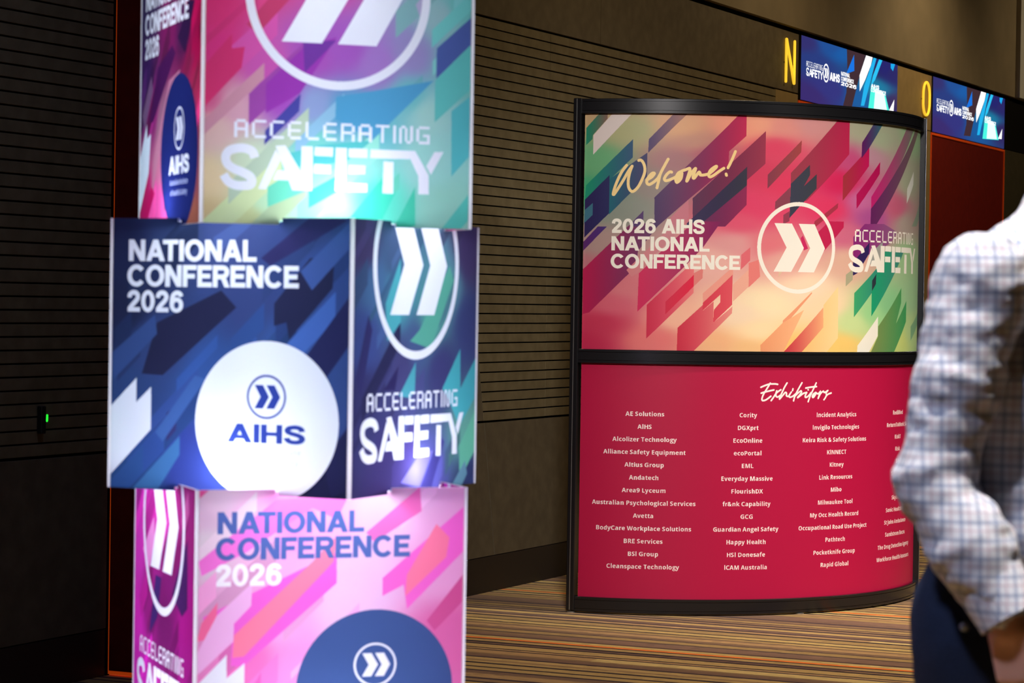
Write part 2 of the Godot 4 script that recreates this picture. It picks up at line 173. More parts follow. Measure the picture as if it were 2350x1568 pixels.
# ================================================================ printing
class Print:
	var im: Image
	var w: int
	var h: int

	func _init(width: int, height: int, c := Color.BLACK):
		w = width
		h = height
		im = Image.create(w, h, false, Image.FORMAT_RGB8)
		im.fill(c)

	func ground(points: Array) -> void:
		var small := Image.create(56, 56, false, Image.FORMAT_RGB8)
		for j in 56:
			for i in 56:
				var u := (i + 0.5) / 56.0
				var v := (j + 0.5) / 56.0
				var total := 0.0
				var r := 0.0
				var g := 0.0
				var b := 0.0
				for p in points:
					var d := (u - float(p[0])) * (u - float(p[0])) + (v - float(p[1])) * (v - float(p[1])) + 0.0008
					var k := 1.0 / (d * d)
					var c := Color8(p[2], p[3], p[4])
					total += k
					r += c.r * k
					g += c.g * k
					b += c.b * k
				small.set_pixel(i, j, Color(r / total, g / total, b / total))
		small.resize(w, h, Image.INTERPOLATE_CUBIC)
		im = small

	func at(u: float, v: float) -> Vector2:
		return Vector2(u * w, v * h)

	func fill(contours: Array, c0: Color, c1 := Color(-1, 0, 0)) -> void:
		var lo := INF
		var hi := -INF
		for q: PackedVector2Array in contours:
			for p in q:
				lo = minf(lo, p.x)
				hi = maxf(hi, p.x)
		for x in range(maxi(0, int(floor(lo))), mini(w - 1, int(ceil(hi))) + 1):
			var xc := x + 0.5
			var ys := PackedFloat32Array()
			for q: PackedVector2Array in contours:
				var n := q.size()
				for i in n:
					var a := q[i]
					var b := q[(i + 1) % n]
					if (a.x <= xc) != (b.x <= xc):
						ys.append(a.y + (xc - a.x) * (b.y - a.y) / (b.x - a.x))
			ys.sort()
			var c := c0 if c1.r < 0.0 else c0.lerp(c1, clampf((xc - lo) / maxf(hi - lo, 1.0), 0, 1))
			for i in range(0, ys.size() - 1, 2):
				var y0 := maxi(0, roundi(ys[i]))
				var y1 := mini(h, roundi(ys[i + 1]))
				if y1 > y0:
					im.fill_rect(Rect2i(x, y0, 1, y1 - y0), c)

	func streaks(salt: int, n: int, depth: float) -> void:
		# faint slanting bars of ink, lighter and darker than the ground they are printed on
		var rng := RandomNumberGenerator.new()
		rng.seed = salt
		for i in n:
			var x0 := rng.randf_range(-0.1, 0.95)
			var y0 := rng.randf_range(0.1, 1.3)
			var ww := rng.randf_range(0.06, 0.3)
			var hh := rng.randf_range(0.03, 0.13)
			var rise := ww * 0.98
			var c := im.get_pixel(clampi(int((x0 + ww / 2.0) * w), 0, w - 1), clampi(int((y0 - rise / 2.0 - hh / 2.0) * h), 0, h - 1))
			var k := 1.0 + depth * (1.0 if rng.randf() < 0.5 else -1.0) * rng.randf_range(0.5, 1.0)
			c = Color(minf(c.r * k, 1.0), minf(c.g * k, 1.0), minf(c.b * k, 1.0))
			poly([x0, y0, x0, y0 - hh, x0 + ww, y0 - hh - rise, x0 + ww, y0 - rise], c)

	func poly(flat: Array, c0: Color, c1 := Color(-1, 0, 0), from := 0) -> void:
		var q := PackedVector2Array()
		for i in range(from, flat.size(), 2):
			q.append(at(flat[i], flat[i + 1]))
		fill([q], c0, c1)

	func shards(list: Array) -> void:
		for s in list:
			poly(s, Color8(s[0], s[1], s[2]), Color8(s[3], s[4], s[5]), 6)

	func stroke(q: PackedVector2Array, width: float, c: Color, ends := Geometry2D.END_ROUND) -> void:
		for p in Geometry2D.offset_polyline(q, width / 2.0, Geometry2D.JOIN_ROUND, ends):
			fill([p], c)

	func ellipse(c: Vector2, rx: float, ry: float) -> PackedVector2Array:
		var q := PackedVector2Array()
		for i in 96:
			q.append(c + Vector2(cos(TAU * i / 96.0) * rx, sin(TAU * i / 96.0) * ry))
		return q

	func script_word(lines: Array, width: float, c: Color) -> void:
		for l in lines:
			var q := PackedVector2Array()
			for i in range(0, l.size(), 2):
				q.append(at(l[i], l[i + 1]))
			stroke(smooth(q, 6), width, c)

	static func smooth(q: PackedVector2Array, n: int) -> PackedVector2Array:
		var out := PackedVector2Array()
		for i in q.size() - 1:
			var a := q[maxi(i - 1, 0)]
			var b := q[i]
			var c := q[i + 1]
			var d := q[mini(i + 2, q.size() - 1)]
			for k in n:
				out.append(b.cubic_interpolate(c, a, d, float(k) / n))
		out.append(q[q.size() - 1])
		return out

	func logo(c: Vector2, rx: float, ry: float, ink: Color, ring := 0.91) -> void:
		fill([ellipse(c, rx, ry), ellipse(c, rx * ring, ry * ring)], ink)
		for shape in [[-.618, .528, -.18, .528, .143, 0, -.18, -.528, -.618, -.528, -.305, 0], [-.004, .528, .423, .528, .724, 0, .423, -.528, -.004, -.528, .31, 0]]:
			var q := PackedVector2Array()
			for i in range(0, 12, 2):
				q.append(c + Vector2(float(shape[i]) * rx * 0.98, float(shape[i + 1]) * ry))
			fill([q], ink)

	func rect(x: float, y: float, ww: float, hh: float, c: Color) -> void:
		im.fill_rect(Rect2i(roundi(x), roundi(y), maxi(1, roundi(x + ww) - roundi(x)), maxi(1, roundi(y + hh) - roundi(y))), c)

	func dotted_word(r: Rect2, c: Color) -> void:
		# ACCELERATING in squared segments with clipped corners
		var bars := {
			"A": [[0, .14, .23, .86], [.77, .14, .23, .86], [.18, 0, .64, .15], [.2, .46, .6, .15]],
			"C": [[0, .14, .2, .72], [.18, 0, .82, .14], [.18, .86, .82, .14]],
			"E": [[0, .14, .2, .72], [.18, 0, .78, .14], [.18, .86, .78, .14], [.2, .44, .72, .14]],
			"L": [[0, 0, .2, .87], [.18, .86, .78, .14]],
			"R": [[0, 0, .2, 1], [.18, 0, .64, .14], [.8, .12, .2, .36], [.2, .46, .62, .14], [.8, .6, .2, .4]],
			"T": [[0, 0, 1, .14], [.4, .1, .2, .9]],
			"I": [[0, 0, .2, 1]],
			"N": [[0, .12, .2, .88], [.16, 0, .3, .14], [.42, .12, .18, .76], [.56, .86, .3, .14], [.82, 0, .2, .88]],
			"G": [[0, .14, .2, .72], [.18, 0, .8, .14], [.18, .86, .64, .14], [.8, .5, .2, .5], [.5, .46, .5, .14]]}
		var total := 0.0
		for ch in "ACCELERATING":
			total += 0.45 if ch == "I" else 1.28
		total -= 0.28
		var k := r.size.x / total
		var x := r.position.x
		for ch in "ACCELERATING":
			for b in bars[ch]:
				rect(x + b[0] * k, r.position.y + b[1] * r.size.y, b[2] * k, b[3] * r.size.y, c)
			x += k * (0.45 if ch == "I" else 1.28)

	func stencil_word(r: Rect2, shapes: Array, s: Array, c: Color) -> void:
		for q in shapes:
			var p := PackedVector2Array()
			for i in range(0, q.size(), 2):
				p.append(r.position + Vector2(q[i], q[i + 1]) * r.size)
			fill([p], c)
		for q in s:
			var p := PackedVector2Array()
			for i in range(0, q.size(), 2):
				p.append(r.position + Vector2(q[i], q[i + 1]) * r.size)
			stroke(smooth(p, 5), r.size.y * 0.2, c, Geometry2D.END_BUTT)


func oval(cx: float, cy: float, rx: float, ry: float, a0: float, a1: float, n := 20) -> Array:
	var q := []
	for i in n + 1:
		var a := deg_to_rad(lerpf(a0, a1, float(i) / n))
		q.append_array([cx + cos(a) * rx, cy + sin(a) * ry])
	return q


func make_glyphs() -> void:
	# bold grotesque capitals: [advance, filled shapes, rings (outer, inner), strokes]
	glyphs = {
		"N": [.8, [[0, 0, 0, 1, .2, 1, .2, 0], [.6, 0, .6, 1, .8, 1, .8, 0], [0, 1, .23, 1, .8, 0, .57, 0]], [], []],
		"A": [.9, [[0, 0, .22, 0, .56, 1, .34, 1], [.9, 0, .68, 0, .34, 1, .56, 1], [.2, .2, .7, .2, .64, .37, .26, .37]], [], []],
		"T": [.74, [[0, 1, .74, 1, .74, .82, 0, .82], [.27, 0, .47, 0, .47, 1, .27, 1]], [], []],
		"I": [.2, [[0, 0, .2, 0, .2, 1, 0, 1]], [], []],
		"O": [.92, [], [[oval(.46, .5, .46, .515, 0, 360, 40), oval(.46, .5, .26, .335, 0, 360, 40)]], []],
		"L": [.64, [[0, 0, .64, 0, .64, .18, 0, .18], [0, 0, .2, 0, .2, 1, 0, 1]], [], []],
		"F": [.66, [[0, 0, .2, 0, .2, 1, 0, 1], [0, 1, .66, 1, .66, .82, 0, .82], [0, .58, .58, .58, .58, .41, 0, .41]], [], []],
		"E": [.7, [[0, 0, .2, 0, .2, 1, 0, 1], [0, 1, .68, 1, .68, .82, 0, .82], [0, .59, .62, .59, .62, .42, 0, .42], [0, 0, .7, 0, .7, .18, 0, .18]], [], []],
		"C": [.88, [], [], [oval(.46, .5, .36, .425, 38, 322, 36)]],
		"R": [.8, [[0, 0, .2, 0, .2, 1, 0, 1], [.38, .45, .6, .45, .8, 0, .58, 0]], [], [[.1, .91, .48, .91] + oval(.48, .7, .2, .21, 80, -80, 14) + [.48, .48, .1, .48]]],
		"S": [.78, [], [], [[.67, .68, .62, .83, .5, .9, .38, .915, .2, .87, .12, .75, .16, .63, .28, .56, .42, .51, .56, .45, .65, .36, .66, .24, .58, .13, .4, .085, .22, .12, .12, .22, .09, .33]]],
		"H": [.78, [[0, 0, .2, 0, .2, 1, 0, 1], [.58, 0, .78, 0, .78, 1, .58, 1], [.1, .41, .7, .41, .7, .59, .1, .59]], [], []],
		"2": [.68, [[.03, 0, .67, 0, .67, .18, .03, .18]], [], [[.11, .66, .13, .8, .22, .89, .35, .915, .49, .87, .565, .75, .54, .61, .43, .47, .27, .31, .15, .17, .11, .06]]],
		"0": [.7, [], [[oval(.35, .5, .35, .515, 0, 360, 40), oval(.35, .5, .16, .34, 0, 360, 40)]], []],
		"6": [.7, [], [[oval(.35, .335, .345, .35, 0, 360, 40), oval(.35, .325, .155, .185, 0, 360, 40)]], [[.6, .74, .54, .86, .4, .92, .24, .87, .14, .73, .105, .5, .1, .35]]],
		" ": [.28, [], [], []]}


func words(pr: Print, text: String, left: float, base: float, cap: Vector2, ink: Color, fit := 0.0, fat := 0.02) -> void:
	# cap: pixels per unit across and up; fit: wanted width in pixels; fat: extra weight in capital heights
	var kern := {"AT": -0.15, "TA": -0.15, "CO": -0.01, "LA": 0.0}
	var total := -0.085
	for i in text.length():
		total += float(glyphs[text[i]][0]) + 0.085 + float(kern.get(text.substr(i, 2), 0.0))
	if fit > 0.0:
		cap.x = fit / total
	var grow := fat * cap.y
	var x := left
	for n in text.length():
		var g: Array = glyphs[text[n]]
		var place := func(flat: Array) -> PackedVector2Array:
			var q := PackedVector2Array()
			for i in range(0, flat.size(), 2):
				q.append(Vector2(x + float(flat[i]) * cap.x, base - float(flat[i + 1]) * cap.y))
			return q
		for s in g[1]:
			for q in Geometry2D.offset_polygon(place.call(s), grow, Geometry2D.JOIN_MITER):
				pr.fill([q], ink)
		for s in g[2]:
			var outer := Geometry2D.offset_polygon(place.call(s[0]), grow, Geometry2D.JOIN_ROUND)
			var inner := Geometry2D.offset_polygon(place.call(s[1]), -grow, Geometry2D.JOIN_ROUND)
			pr.fill([outer[0], inner[0]] if inner.size() else [outer[0]], ink)
		for s in g[3]:
			var q := PackedVector2Array()
			for i in range(0, s.size(), 2):
				q.append(Vector2(s[i], s[i + 1]))
			for p in Geometry2D.offset_polyline(Print.smooth(q, 3), 0.095 + fat, Geometry2D.JOIN_ROUND, Geometry2D.END_BUTT):
				var flat := []
				for v in p:
					flat.append_array([v.x, v.y])
				pr.fill([place.call(flat)], ink)
		x += (float(g[0]) + 0.085 + float(kern.get(text.substr(n, 2), 0.0))) * cap.x


func small_text(pr: Print, text: String, middle: Vector2, cap: Vector2, ink: Color) -> void:
	# one line of small bold print, centred; cap: pixels of capital height across and up
	var t := TextMesh.new()
	t.font = bold
	t.font_size = 32
	t.pixel_size = 1.0 / (32.0 * 0.714)
	t.depth = 0.0
	t.curve_step = 2.0
	t.text = text.replace("I", "l")     # this face has a serifed capital I; the print's is a plain bar
	var arrays := t.get_mesh_arrays()
	var v: PackedVector3Array = arrays[Mesh.ARRAY_VERTEX]
	var idx: PackedInt32Array = arrays[Mesh.ARRAY_INDEX] if arrays[Mesh.ARRAY_INDEX] != null else PackedInt32Array(range(v.size()))
	var low := INF
	var high := -INF
	for p in v:
		low = minf(low, p.y)
		high = maxf(high, p.y)
	# the mesh is centred on the line's box; find the base line from a lone capital
	var one := TextMesh.new()
	one.font = bold
	one.font_size = 32
	one.pixel_size = t.pixel_size
	one.depth = 0.0
	one.text = "E"
	var box := one.get_aabb()
	var mid := box.position.y + box.size.y / 2.0
	for i in range(0, idx.size() - 2, 3):
		var q := PackedVector2Array()
		for k in 3:
			var p := v[idx[i + k]]
			q.append(middle + Vector2(p.x * cap.x, -(p.y - mid) * cap.y))
		pr.fill([q], ink)


func face_a(salt: int, depth: float, bg: Array, shards: Array, disc: Color, on_disc: Color, faint: Color, head: Color, year: Color) -> ImageTexture:
	# NATIONAL CONFERENCE 2026, with the institute's emblem on a disc cut by the lower edge
	var p := Print.new(1024, 1024)
	p.ground(bg)
	p.streaks(salt, 26, depth)
	p.shards(shards)
	var cap := Vector2(72, 78)
	words(p, "NATIONAL", .079 * 1024, .1565 * 1024, cap, head, .533 * 1024)
	words(p, "CONFERENCE", .073 * 1024, .250 * 1024, cap, head, .712 * 1024)
	words(p, "2026", .074 * 1024, .344 * 1024, cap, year, .236 * 1024)
	p.fill([p.ellipse(p.at(.661, .736), .293 * 1024, .293 * 1024)], disc)
	p.logo(p.at(.661, .645), .08 * 1024, .08 * 1024, on_disc, .9)
	words(p, "AIHS", .505 * 1024, .811 * 1024, Vector2(80, 67), on_disc, .315 * 1024)
	small_text(p, "Australian Institute", p.at(.663, .842), Vector2(22, 20), faint)
	small_text(p, "of Health & Safety", p.at(.663, .881), Vector2(22, 20), faint)
	return ImageTexture.create_from_image(p.im)


func face_b(salt: int, depth: float, bg: Array, shards: Array) -> ImageTexture:
	# the ringed double chevron above ACCELERATING SAFETY
	var white := Color("e9eff6")
	var p := Print.new(1024, 1024)
	p.ground(bg)
	p.streaks(salt, 26, depth)
	p.shards(shards)
	p.logo(p.at(.4915, .156), .342 * 1024, .353 * 1024, white)
	p.dotted_word(Rect2(.117 * 1024, .628 * 1024, .721 * 1024, .064 * 1024), white)
	p.stencil_word(Rect2(.066 * 1024, .715 * 1024, .828 * 1024, .162 * 1024), SAFETY_SHAPES, SAFETY_S, white)
	return ImageTexture.create_from_image(p.im)


func welcome_print() -> ImageTexture:
	var W := 2048
	var H := 1040
	var p := Print.new(W, H)
	p.ground(WELCOME_BG)
	p.shards(WELCOME_SHARDS)
	var cream := Color("ece6da")
	p.script_word(WELCOME_WORD, 13.0, Color("efcf8e"))
	words(p, "2026 AIHS", .063 * W, .5045 * H, Vector2(58, 61), cream, .2 * W)
	words(p, "NATIONAL", .063 * W, .579 * H, Vector2(58, 61), cream, .211 * W)
	words(p, "CONFERENCE", .062 * W, .654 * H, Vector2(58, 61), cream, .28 * W)
	p.logo(p.at(.481, .555), .1 * W, .196 * H, cream)
	p.dotted_word(Rect2(.642 * W, .466 * H, .284 * W, .053 * H), cream)
	p.stencil_word(Rect2(.62 * W, .532 * H, .332 * W, .119 * H), SAFETY_SHAPES, SAFETY_S, cream)
	return ImageTexture.create_from_image(p.im)


func exhibitor_print() -> ImageTexture:
	var W := 2048
	var H := 1035
	var p := Print.new(W, H, Color("b00f40"))
	var cream := Color("f4ece6")
	p.script_word(EXHIBITORS_WORD, 8.0, cream)
	for c in 4:
		for r in NAMES[c].size():
			small_text(p, NAMES[c][r], p.at([.141, .367, .5965, .838][c], .2125 + .0543 * r), Vector2(20.6, 19.0), cream)
	return ImageTexture.create_from_image(p.im)


func screen_print() -> ImageTexture:
	var W := 1024
	var H := 208
	var p := Print.new(W, H)
	p.ground(SCREEN_BG)
	p.shards(SCREEN_SHARDS)
	var w := Color.WHITE
	p.dotted_word(Rect2(.05 * W, .375 * H, .155 * W, .085 * H), w)
	p.stencil_word(Rect2(.048 * W, .475 * H, .162 * W, .13 * H), SAFETY_SHAPES, SAFETY_S, w)
	p.logo(p.at(.24, .482), .03 * W, .15 * H, w, .8)
	words(p, "AIHS", .277 * W, .575 * H, Vector2(20, 26), w, .1 * W, .04)
	words(p, "NATIONAL", .39 * W, .45 * H, Vector2(10, 13), w, .09 * W, .04)
	words(p, "CONFERENCE", .39 * W, .53 * H, Vector2(10, 13), w, .13 * W, .04)
	words(p, "2026", .39 * W, .61 * H, Vector2(10, 13), w, .16 * W, .04)
	words(p, "AIHS", .705 * W, .51 * H, Vector2(10, 13), w, .09 * W, .04)
	words(p, "CONFERENCE", .705 * W, .58 * H, Vector2(10, 13), w, .165 * W, .04)
	return ImageTexture.create_from_image(p.im)


# ================================================================ meshes
func tool() -> SurfaceTool:
	var st := SurfaceTool.new()
	st.begin(Mesh.PRIMITIVE_TRIANGLES)
	return st


func quad(st: SurfaceTool, a: Vector3, b: Vector3, c: Vector3, d: Vector3, n: Vector3, uv := [Vector2(0, 0), Vector2(1, 0), Vector2(1, 1), Vector2(0, 1)]) -> void:
	# corners in order round the face; the winding is set from the wanted normal
	var p := [a, b, c, d]
	var order := [0, 1, 2, 0, 2, 3] if (b - a).cross(c - a).dot(n) < 0.0 else [0, 2, 1, 0, 3, 2]
	for i in order:
		st.set_normal(n)
		st.set_uv(uv[i])
		st.add_vertex(p[i])


func block(st: SurfaceTool, lo: Vector3, hi: Vector3, bevel := 0.0) -> void:
	# a box; with a bevel its twelve edges are chamfered
	var c := (lo + hi) / 2.0
	var h := (hi - lo) / 2.0
	var axes := [Vector3.RIGHT, Vector3.UP, Vector3.BACK]
	for k in 3:
		for s in [-1.0, 1.0]:
			var n: Vector3 = axes[k] * s
			var u: Vector3 = axes[(k + 1) % 3]
			var v: Vector3 = axes[(k + 2) % 3]
			var hu := h[(k + 1) % 3] - bevel
			var hv := h[(k + 2) % 3] - bevel
			var o := c + n * h[k]
			quad(st, o - u * hu - v * hv, o + u * hu - v * hv, o + u * hu + v * hv, o - u * hu + v * hv, n)
	if bevel <= 0.0:
		return
	for k in 3:
		var i1 := (k + 1) % 3
		var i2 := (k + 2) % 3
		for s1 in [-1.0, 1.0]:
			for s2 in [-1.0, 1.0]:
				var a: Vector3 = axes[i1] * s1
				var b: Vector3 = axes[i2] * s2
				var e: Vector3 = axes[k] * (h[k] - bevel)
				var p := c + a * h[i1] + b * (h[i2] - bevel)
				var q := c + a * (h[i1] - bevel) + b * h[i2]
				quad(st, p - e, p + e, q + e, q - e, (a + b).normalized())
	for s0 in [-1.0, 1.0]:
		for s1 in [-1.0, 1.0]:
			for s2 in [-1.0, 1.0]:
				var s := Vector3(s0, s1, s2)
				var n := s.normalized()
				var p := c + s * (h - Vector3(0, bevel, bevel))
				var q := c + s * (h - Vector3(bevel, 0, bevel))
				var r := c + s * (h - Vector3(bevel, bevel, 0))
				for v in ([p, q, r] if (q - p).cross(r - p).dot(n) < 0.0 else [p, r, q]):
					st.set_normal(n)
					st.set_uv(Vector2.ZERO)
					st.add_vertex(v)


func tube(st: SurfaceTool, q: Array, radius: float, sides := 10, round_ends := true) -> void:
	# a rod along a polyline, with half-round ends
	for i in q.size() - 1:
		var a: Vector3 = q[i]
		var b: Vector3 = q[i + 1]
		var d := (b - a).normalized()
		var u := d.cross(Vector3.RIGHT if absf(d.x) < 0.8 else Vector3.UP).normalized()
		var v := d.cross(u)
		var rings := []
		for k in (4 if round_ends else 1):
			var t := PI / 2.0 * (1.0 - k / 3.0) if round_ends else 0.0
			rings.append([a - d * sin(t) * radius, cos(t) * radius])
		for k in (4 if round_ends else 1):
			var t := PI / 2.0 * (k / 3.0) if round_ends else 0.0
			rings.append([b + d * sin(t) * radius, cos(t) * radius])
		for k in rings.size() - 1:
			for j in sides:
				var a0 := TAU * j / sides
				var a1 := TAU * (j + 1) / sides
				var n0 := u * cos(a0) + v * sin(a0)
				var n1 := u * cos(a1) + v * sin(a1)
				var p0: Vector3 = rings[k][0]
				var p1: Vector3 = rings[k + 1][0]
				quad(st, p0 + n0 * float(rings[k][1]), p0 + n1 * float(rings[k][1]), p1 + n1 * float(rings[k + 1][1]), p1 + n0 * float(rings[k + 1][1]), (n0 + n1).normalized())


func lathe(st: SurfaceTool, at: Vector3, profile: Array, sides := 24) -> void:
	for i in profile.size() - 1:
		var a: Vector2 = profile[i]
		var b: Vector2 = profile[i + 1]
		for j in sides:
			var a0 := TAU * j / sides
			var a1 := TAU * (j + 1) / sides
			var am := (a0 + a1) / 2.0
			var d := b - a
			var n := Vector3(cos(am) * d.y, -d.x, sin(am) * d.y)
			if n.length() < 1e-9:
				continue
			quad(st, at + Vector3(cos(a0) * a.x, a.y, sin(a0) * a.x), at + Vector3(cos(a1) * a.x, a.y, sin(a1) * a.x), at + Vector3(cos(a1) * b.x, b.y, sin(a1) * b.x), at + Vector3(cos(a0) * b.x, b.y, sin(a0) * b.x), n.normalized())


func numbered(called: String) -> String:
	taken[called] = int(taken.get(called, 0)) + 1
	return called if taken[called] == 1 else "%s_%03d" % [called, taken[called] - 1]


func put(called: String, st, m: Material, parent: Node = self) -> MeshInstance3D:
	var o := MeshInstance3D.new()
	o.name = numbered(called) if parent == self else called
	o.mesh = st.commit() if st is SurfaceTool else st
	for i in o.mesh.get_surface_count():
		if o.mesh.surface_get_material(i) == null:
			o.set_surface_override_material(i, m)
	o.cast_shadow = GeometryInstance3D.SHADOW_CASTING_SETTING_ON
	parent.add_child(o, true)
	return o


func box_part(called: String, lo: Vector3, hi: Vector3, m: Material, parent: Node = self, bevel := 0.0) -> MeshInstance3D:
	var st := tool()
	block(st, lo, hi, bevel)
	return put(called, st, m, parent)


func thing(called: String, label: String, category: String, at := Vector3.ZERO, turn := 0.0, group := "") -> Node3D:
	var o := Node3D.new()
	o.name = numbered(called)
	add_child(o)
	o.position = at
	o.rotation.y = turn
	o.set_meta("label", label)
	o.set_meta("category", category)
	if group:
		o.set_meta("group", group)
	return o


func structure(o: Node3D, label: String) -> Node3D:
	o.set_meta("kind", "structure")
	o.set_meta("label", label)
	return o


func room_part(called: String, label: String) -> Node3D:
	var o := Node3D.new()
	o.name = numbered(called)
	add_child(o)
	return structure(o, label)


# ================================================================ materials
func plain(c: Color, rough := 0.8, metal := 0.0, spec := 0.5) -> StandardMaterial3D:
	var m := StandardMaterial3D.new()
	m.albedo_color = c
	m.roughness = rough
	m.metallic = metal
	m.metallic_specular = spec
	return m


func mottled(c0: Color, c1: Color, scale: float, freq: float, rough := 0.85, bump := 0.0) -> StandardMaterial3D:
	var n := FastNoiseLite.new()
	n.seed = 11
	n.frequency = freq
	n.fractal_octaves = 4
	var t := NoiseTexture2D.new()
	t.width = 256
	t.height = 256
	t.seamless = true
	t.noise = n
	var g := Gradient.new()
	g.set_color(0, c0)
	g.set_color(1, c1)
	t.color_ramp = g
	var m := plain(Color.WHITE, rough, 0.0, 0.35)
	m.albedo_texture = t
	m.uv1_triplanar = true
	m.uv1_world_triplanar = true
	m.uv1_scale = Vector3.ONE * scale
	if bump > 0.0:
		var b := NoiseTexture2D.new()
		b.width = 256
		b.height = 256
		b.seamless = true
		b.noise = n
		m.heightmap_enabled = true
		m.heightmap_scale = bump
		m.heightmap_texture = b
	return m


func printed(t: Texture2D, rough := 0.55, through := 0.0) -> StandardMaterial3D:
	var m := plain(Color.WHITE, rough, 0.0, 0.4)
	m.albedo_texture = t
	m.texture_repeat = false
	m.cull_mode = BaseMaterial3D.CULL_DISABLED
	if through > 0.0:
		m.backlight_enabled = true
		m.backlight = Color(through, through, through)
	return m


func glowing(c: Color, energy: float) -> StandardMaterial3D:
	var m := plain(c, 0.5)
	m.emission_enabled = true
	m.emission = c
	m.emission_energy_multiplier = energy
	return m


func carpet() -> StandardMaterial3D:
	# stripes run along x; the pattern is 5.2 m long (u) and 5.1 m deep (v)
	var rng := RandomNumberGenerator.new()
	rng.seed = 42
	var W := 512
	var H := 2048
	var im := Image.create(W, H, false, Image.FORMAT_RGB8)
	im.fill(Color("b09258"))
	var golds := ["c4a562", "b6965a", "cfb271", "a98a54", "bb9a5e", "b08c5c"]
	var darks := ["35272a", "453236", "2a1f24", "54403a", "3d2c30"]
	var mids := ["8a6c4c", "7b5e48", "977752", "836450"]
	var y := 0
	var dark_next := false
	while y < H:
		var thick := 0
		var set_of := golds
		if dark_next:
			thick = rng.randi_range(7, 15)
			set_of = darks if rng.randf() < 0.75 else mids
		elif rng.randf() < 0.3:
			thick = rng.randi_range(8, 26)
			set_of = mids
		else:
			thick = rng.randi_range(12, 34)
		dark_next = not dark_next
		var x := 0
		var c := Color(str(set_of[rng.randi() % set_of.size()]))
		while x < W:
			var l := rng.randi_range(70, 420)
			im.fill_rect(Rect2i(x, y, l, thick), c)
			if rng.randf() < 0.6:
				c = Color(str(set_of[rng.randi() % set_of.size()]))
			x += l
		y += thick
	# bright orange yarns every 1.7 m
	for k in 3:
		im.fill_rect(Rect2i(0, int(H * (k + 0.5) / 3.0) - 7, W, 14), Color("f07c2a"))
	# yarn-to-yarn variation
	for j in range(0, H, 2):
		for i in range(0, W, 4):
			if rng.randf() < 0.35:
				var c := im.get_pixel(i, j)
				var k := rng.randf_range(0.82, 1.16)
				im.fill_rect(Rect2i(i, j, 4, 2), Color(c.r * k, c.g * k, c.b * k))
	var m := plain(Color.WHITE, 0.95, 0.0, 0.2)
	m.albedo_texture = ImageTexture.create_from_image(im)
	m.rim_enabled = true
	m.rim = 0.15
	return m


func checked_cloth() -> StandardMaterial3D:
	# a pale lavender-white cotton with a grid of slate and wine-coloured threads, 25 mm repeat
	var im := Image.create(128, 128, false, Image.FORMAT_RGB8)
	var base := Color("d3d6e2")
	im.fill(base)
	var lines := [[10, 12, "5f6f98"], [42, 7, "a98a9c"], [74, 12, "5f6f98"], [106, 7, "a98a9c"]]
	for l in lines:
		var c := Color(str(l[2]))
		for k in int(l[1]):
			for i in 128:
				im.set_pixel(int(l[0]) + k, i, im.get_pixel(int(l[0]) + k, i).lerp(c, 0.45))
	for l in lines:
		var c := Color(str(l[2]))
		for k in int(l[1]):
			for i in 128:
				im.set_pixel(i, int(l[0]) + k, im.get_pixel(i, int(l[0]) + k).lerp(c, 0.45))
	var m := plain(Color.WHITE, 0.9, 0.0, 0.25)
	m.albedo_texture = ImageTexture.create_from_image(im)
	m.uv1_triplanar = true
	m.uv1_scale = Vector3.ONE * 21.0
	m.uv1_triplanar_sharpness = 6.0
	m.rim_enabled = true
	m.rim = 0.2
	return m


# ================================================================ light, camera
func spot(which: String, at: Vector3, aim: Vector3, energy: float, angle: float, c: Color, size := 0.08, soft := 0.6) -> void:
	# a recessed ceiling downlight: trim ring, glowing lens and its light
	var t := thing("ceiling_downlight", "", "downlight", at, 0.0, "recessed downlights in the foyer ceiling")
	t.set_meta("label", "recessed ceiling downlight " + which)
	var st := tool()
	lathe(st, Vector3.ZERO, [Vector2(0.115, 0.0), Vector2(0.115, -0.012), Vector2(0.085, -0.012), Vector2(0.08, 0.0), Vector2(0.115, 0.0)])
	put("trim_ring", st, M.black_metal, t)
	st = tool()
	lathe(st, Vector3.ZERO, [Vector2(0.0, -0.003), Vector2(0.08, -0.003), Vector2(0.08, 0.0)])
	put("lamp_lens", st, M.lens, t)
	var l := SpotLight3D.new()
	l.name = "lamp"
	l.light_color = c
	l.light_energy = energy
	l.light_size = size
	l.spot_angle = angle
	l.spot_angle_attenuation = soft
	l.spot_range = 40.0
	l.spot_attenuation = 2.0
	l.shadow_enabled = true
	t.add_child(l)
	l.look_at_from_position(at + Vector3(0, -0.03, 0), aim, Vector3.RIGHT)


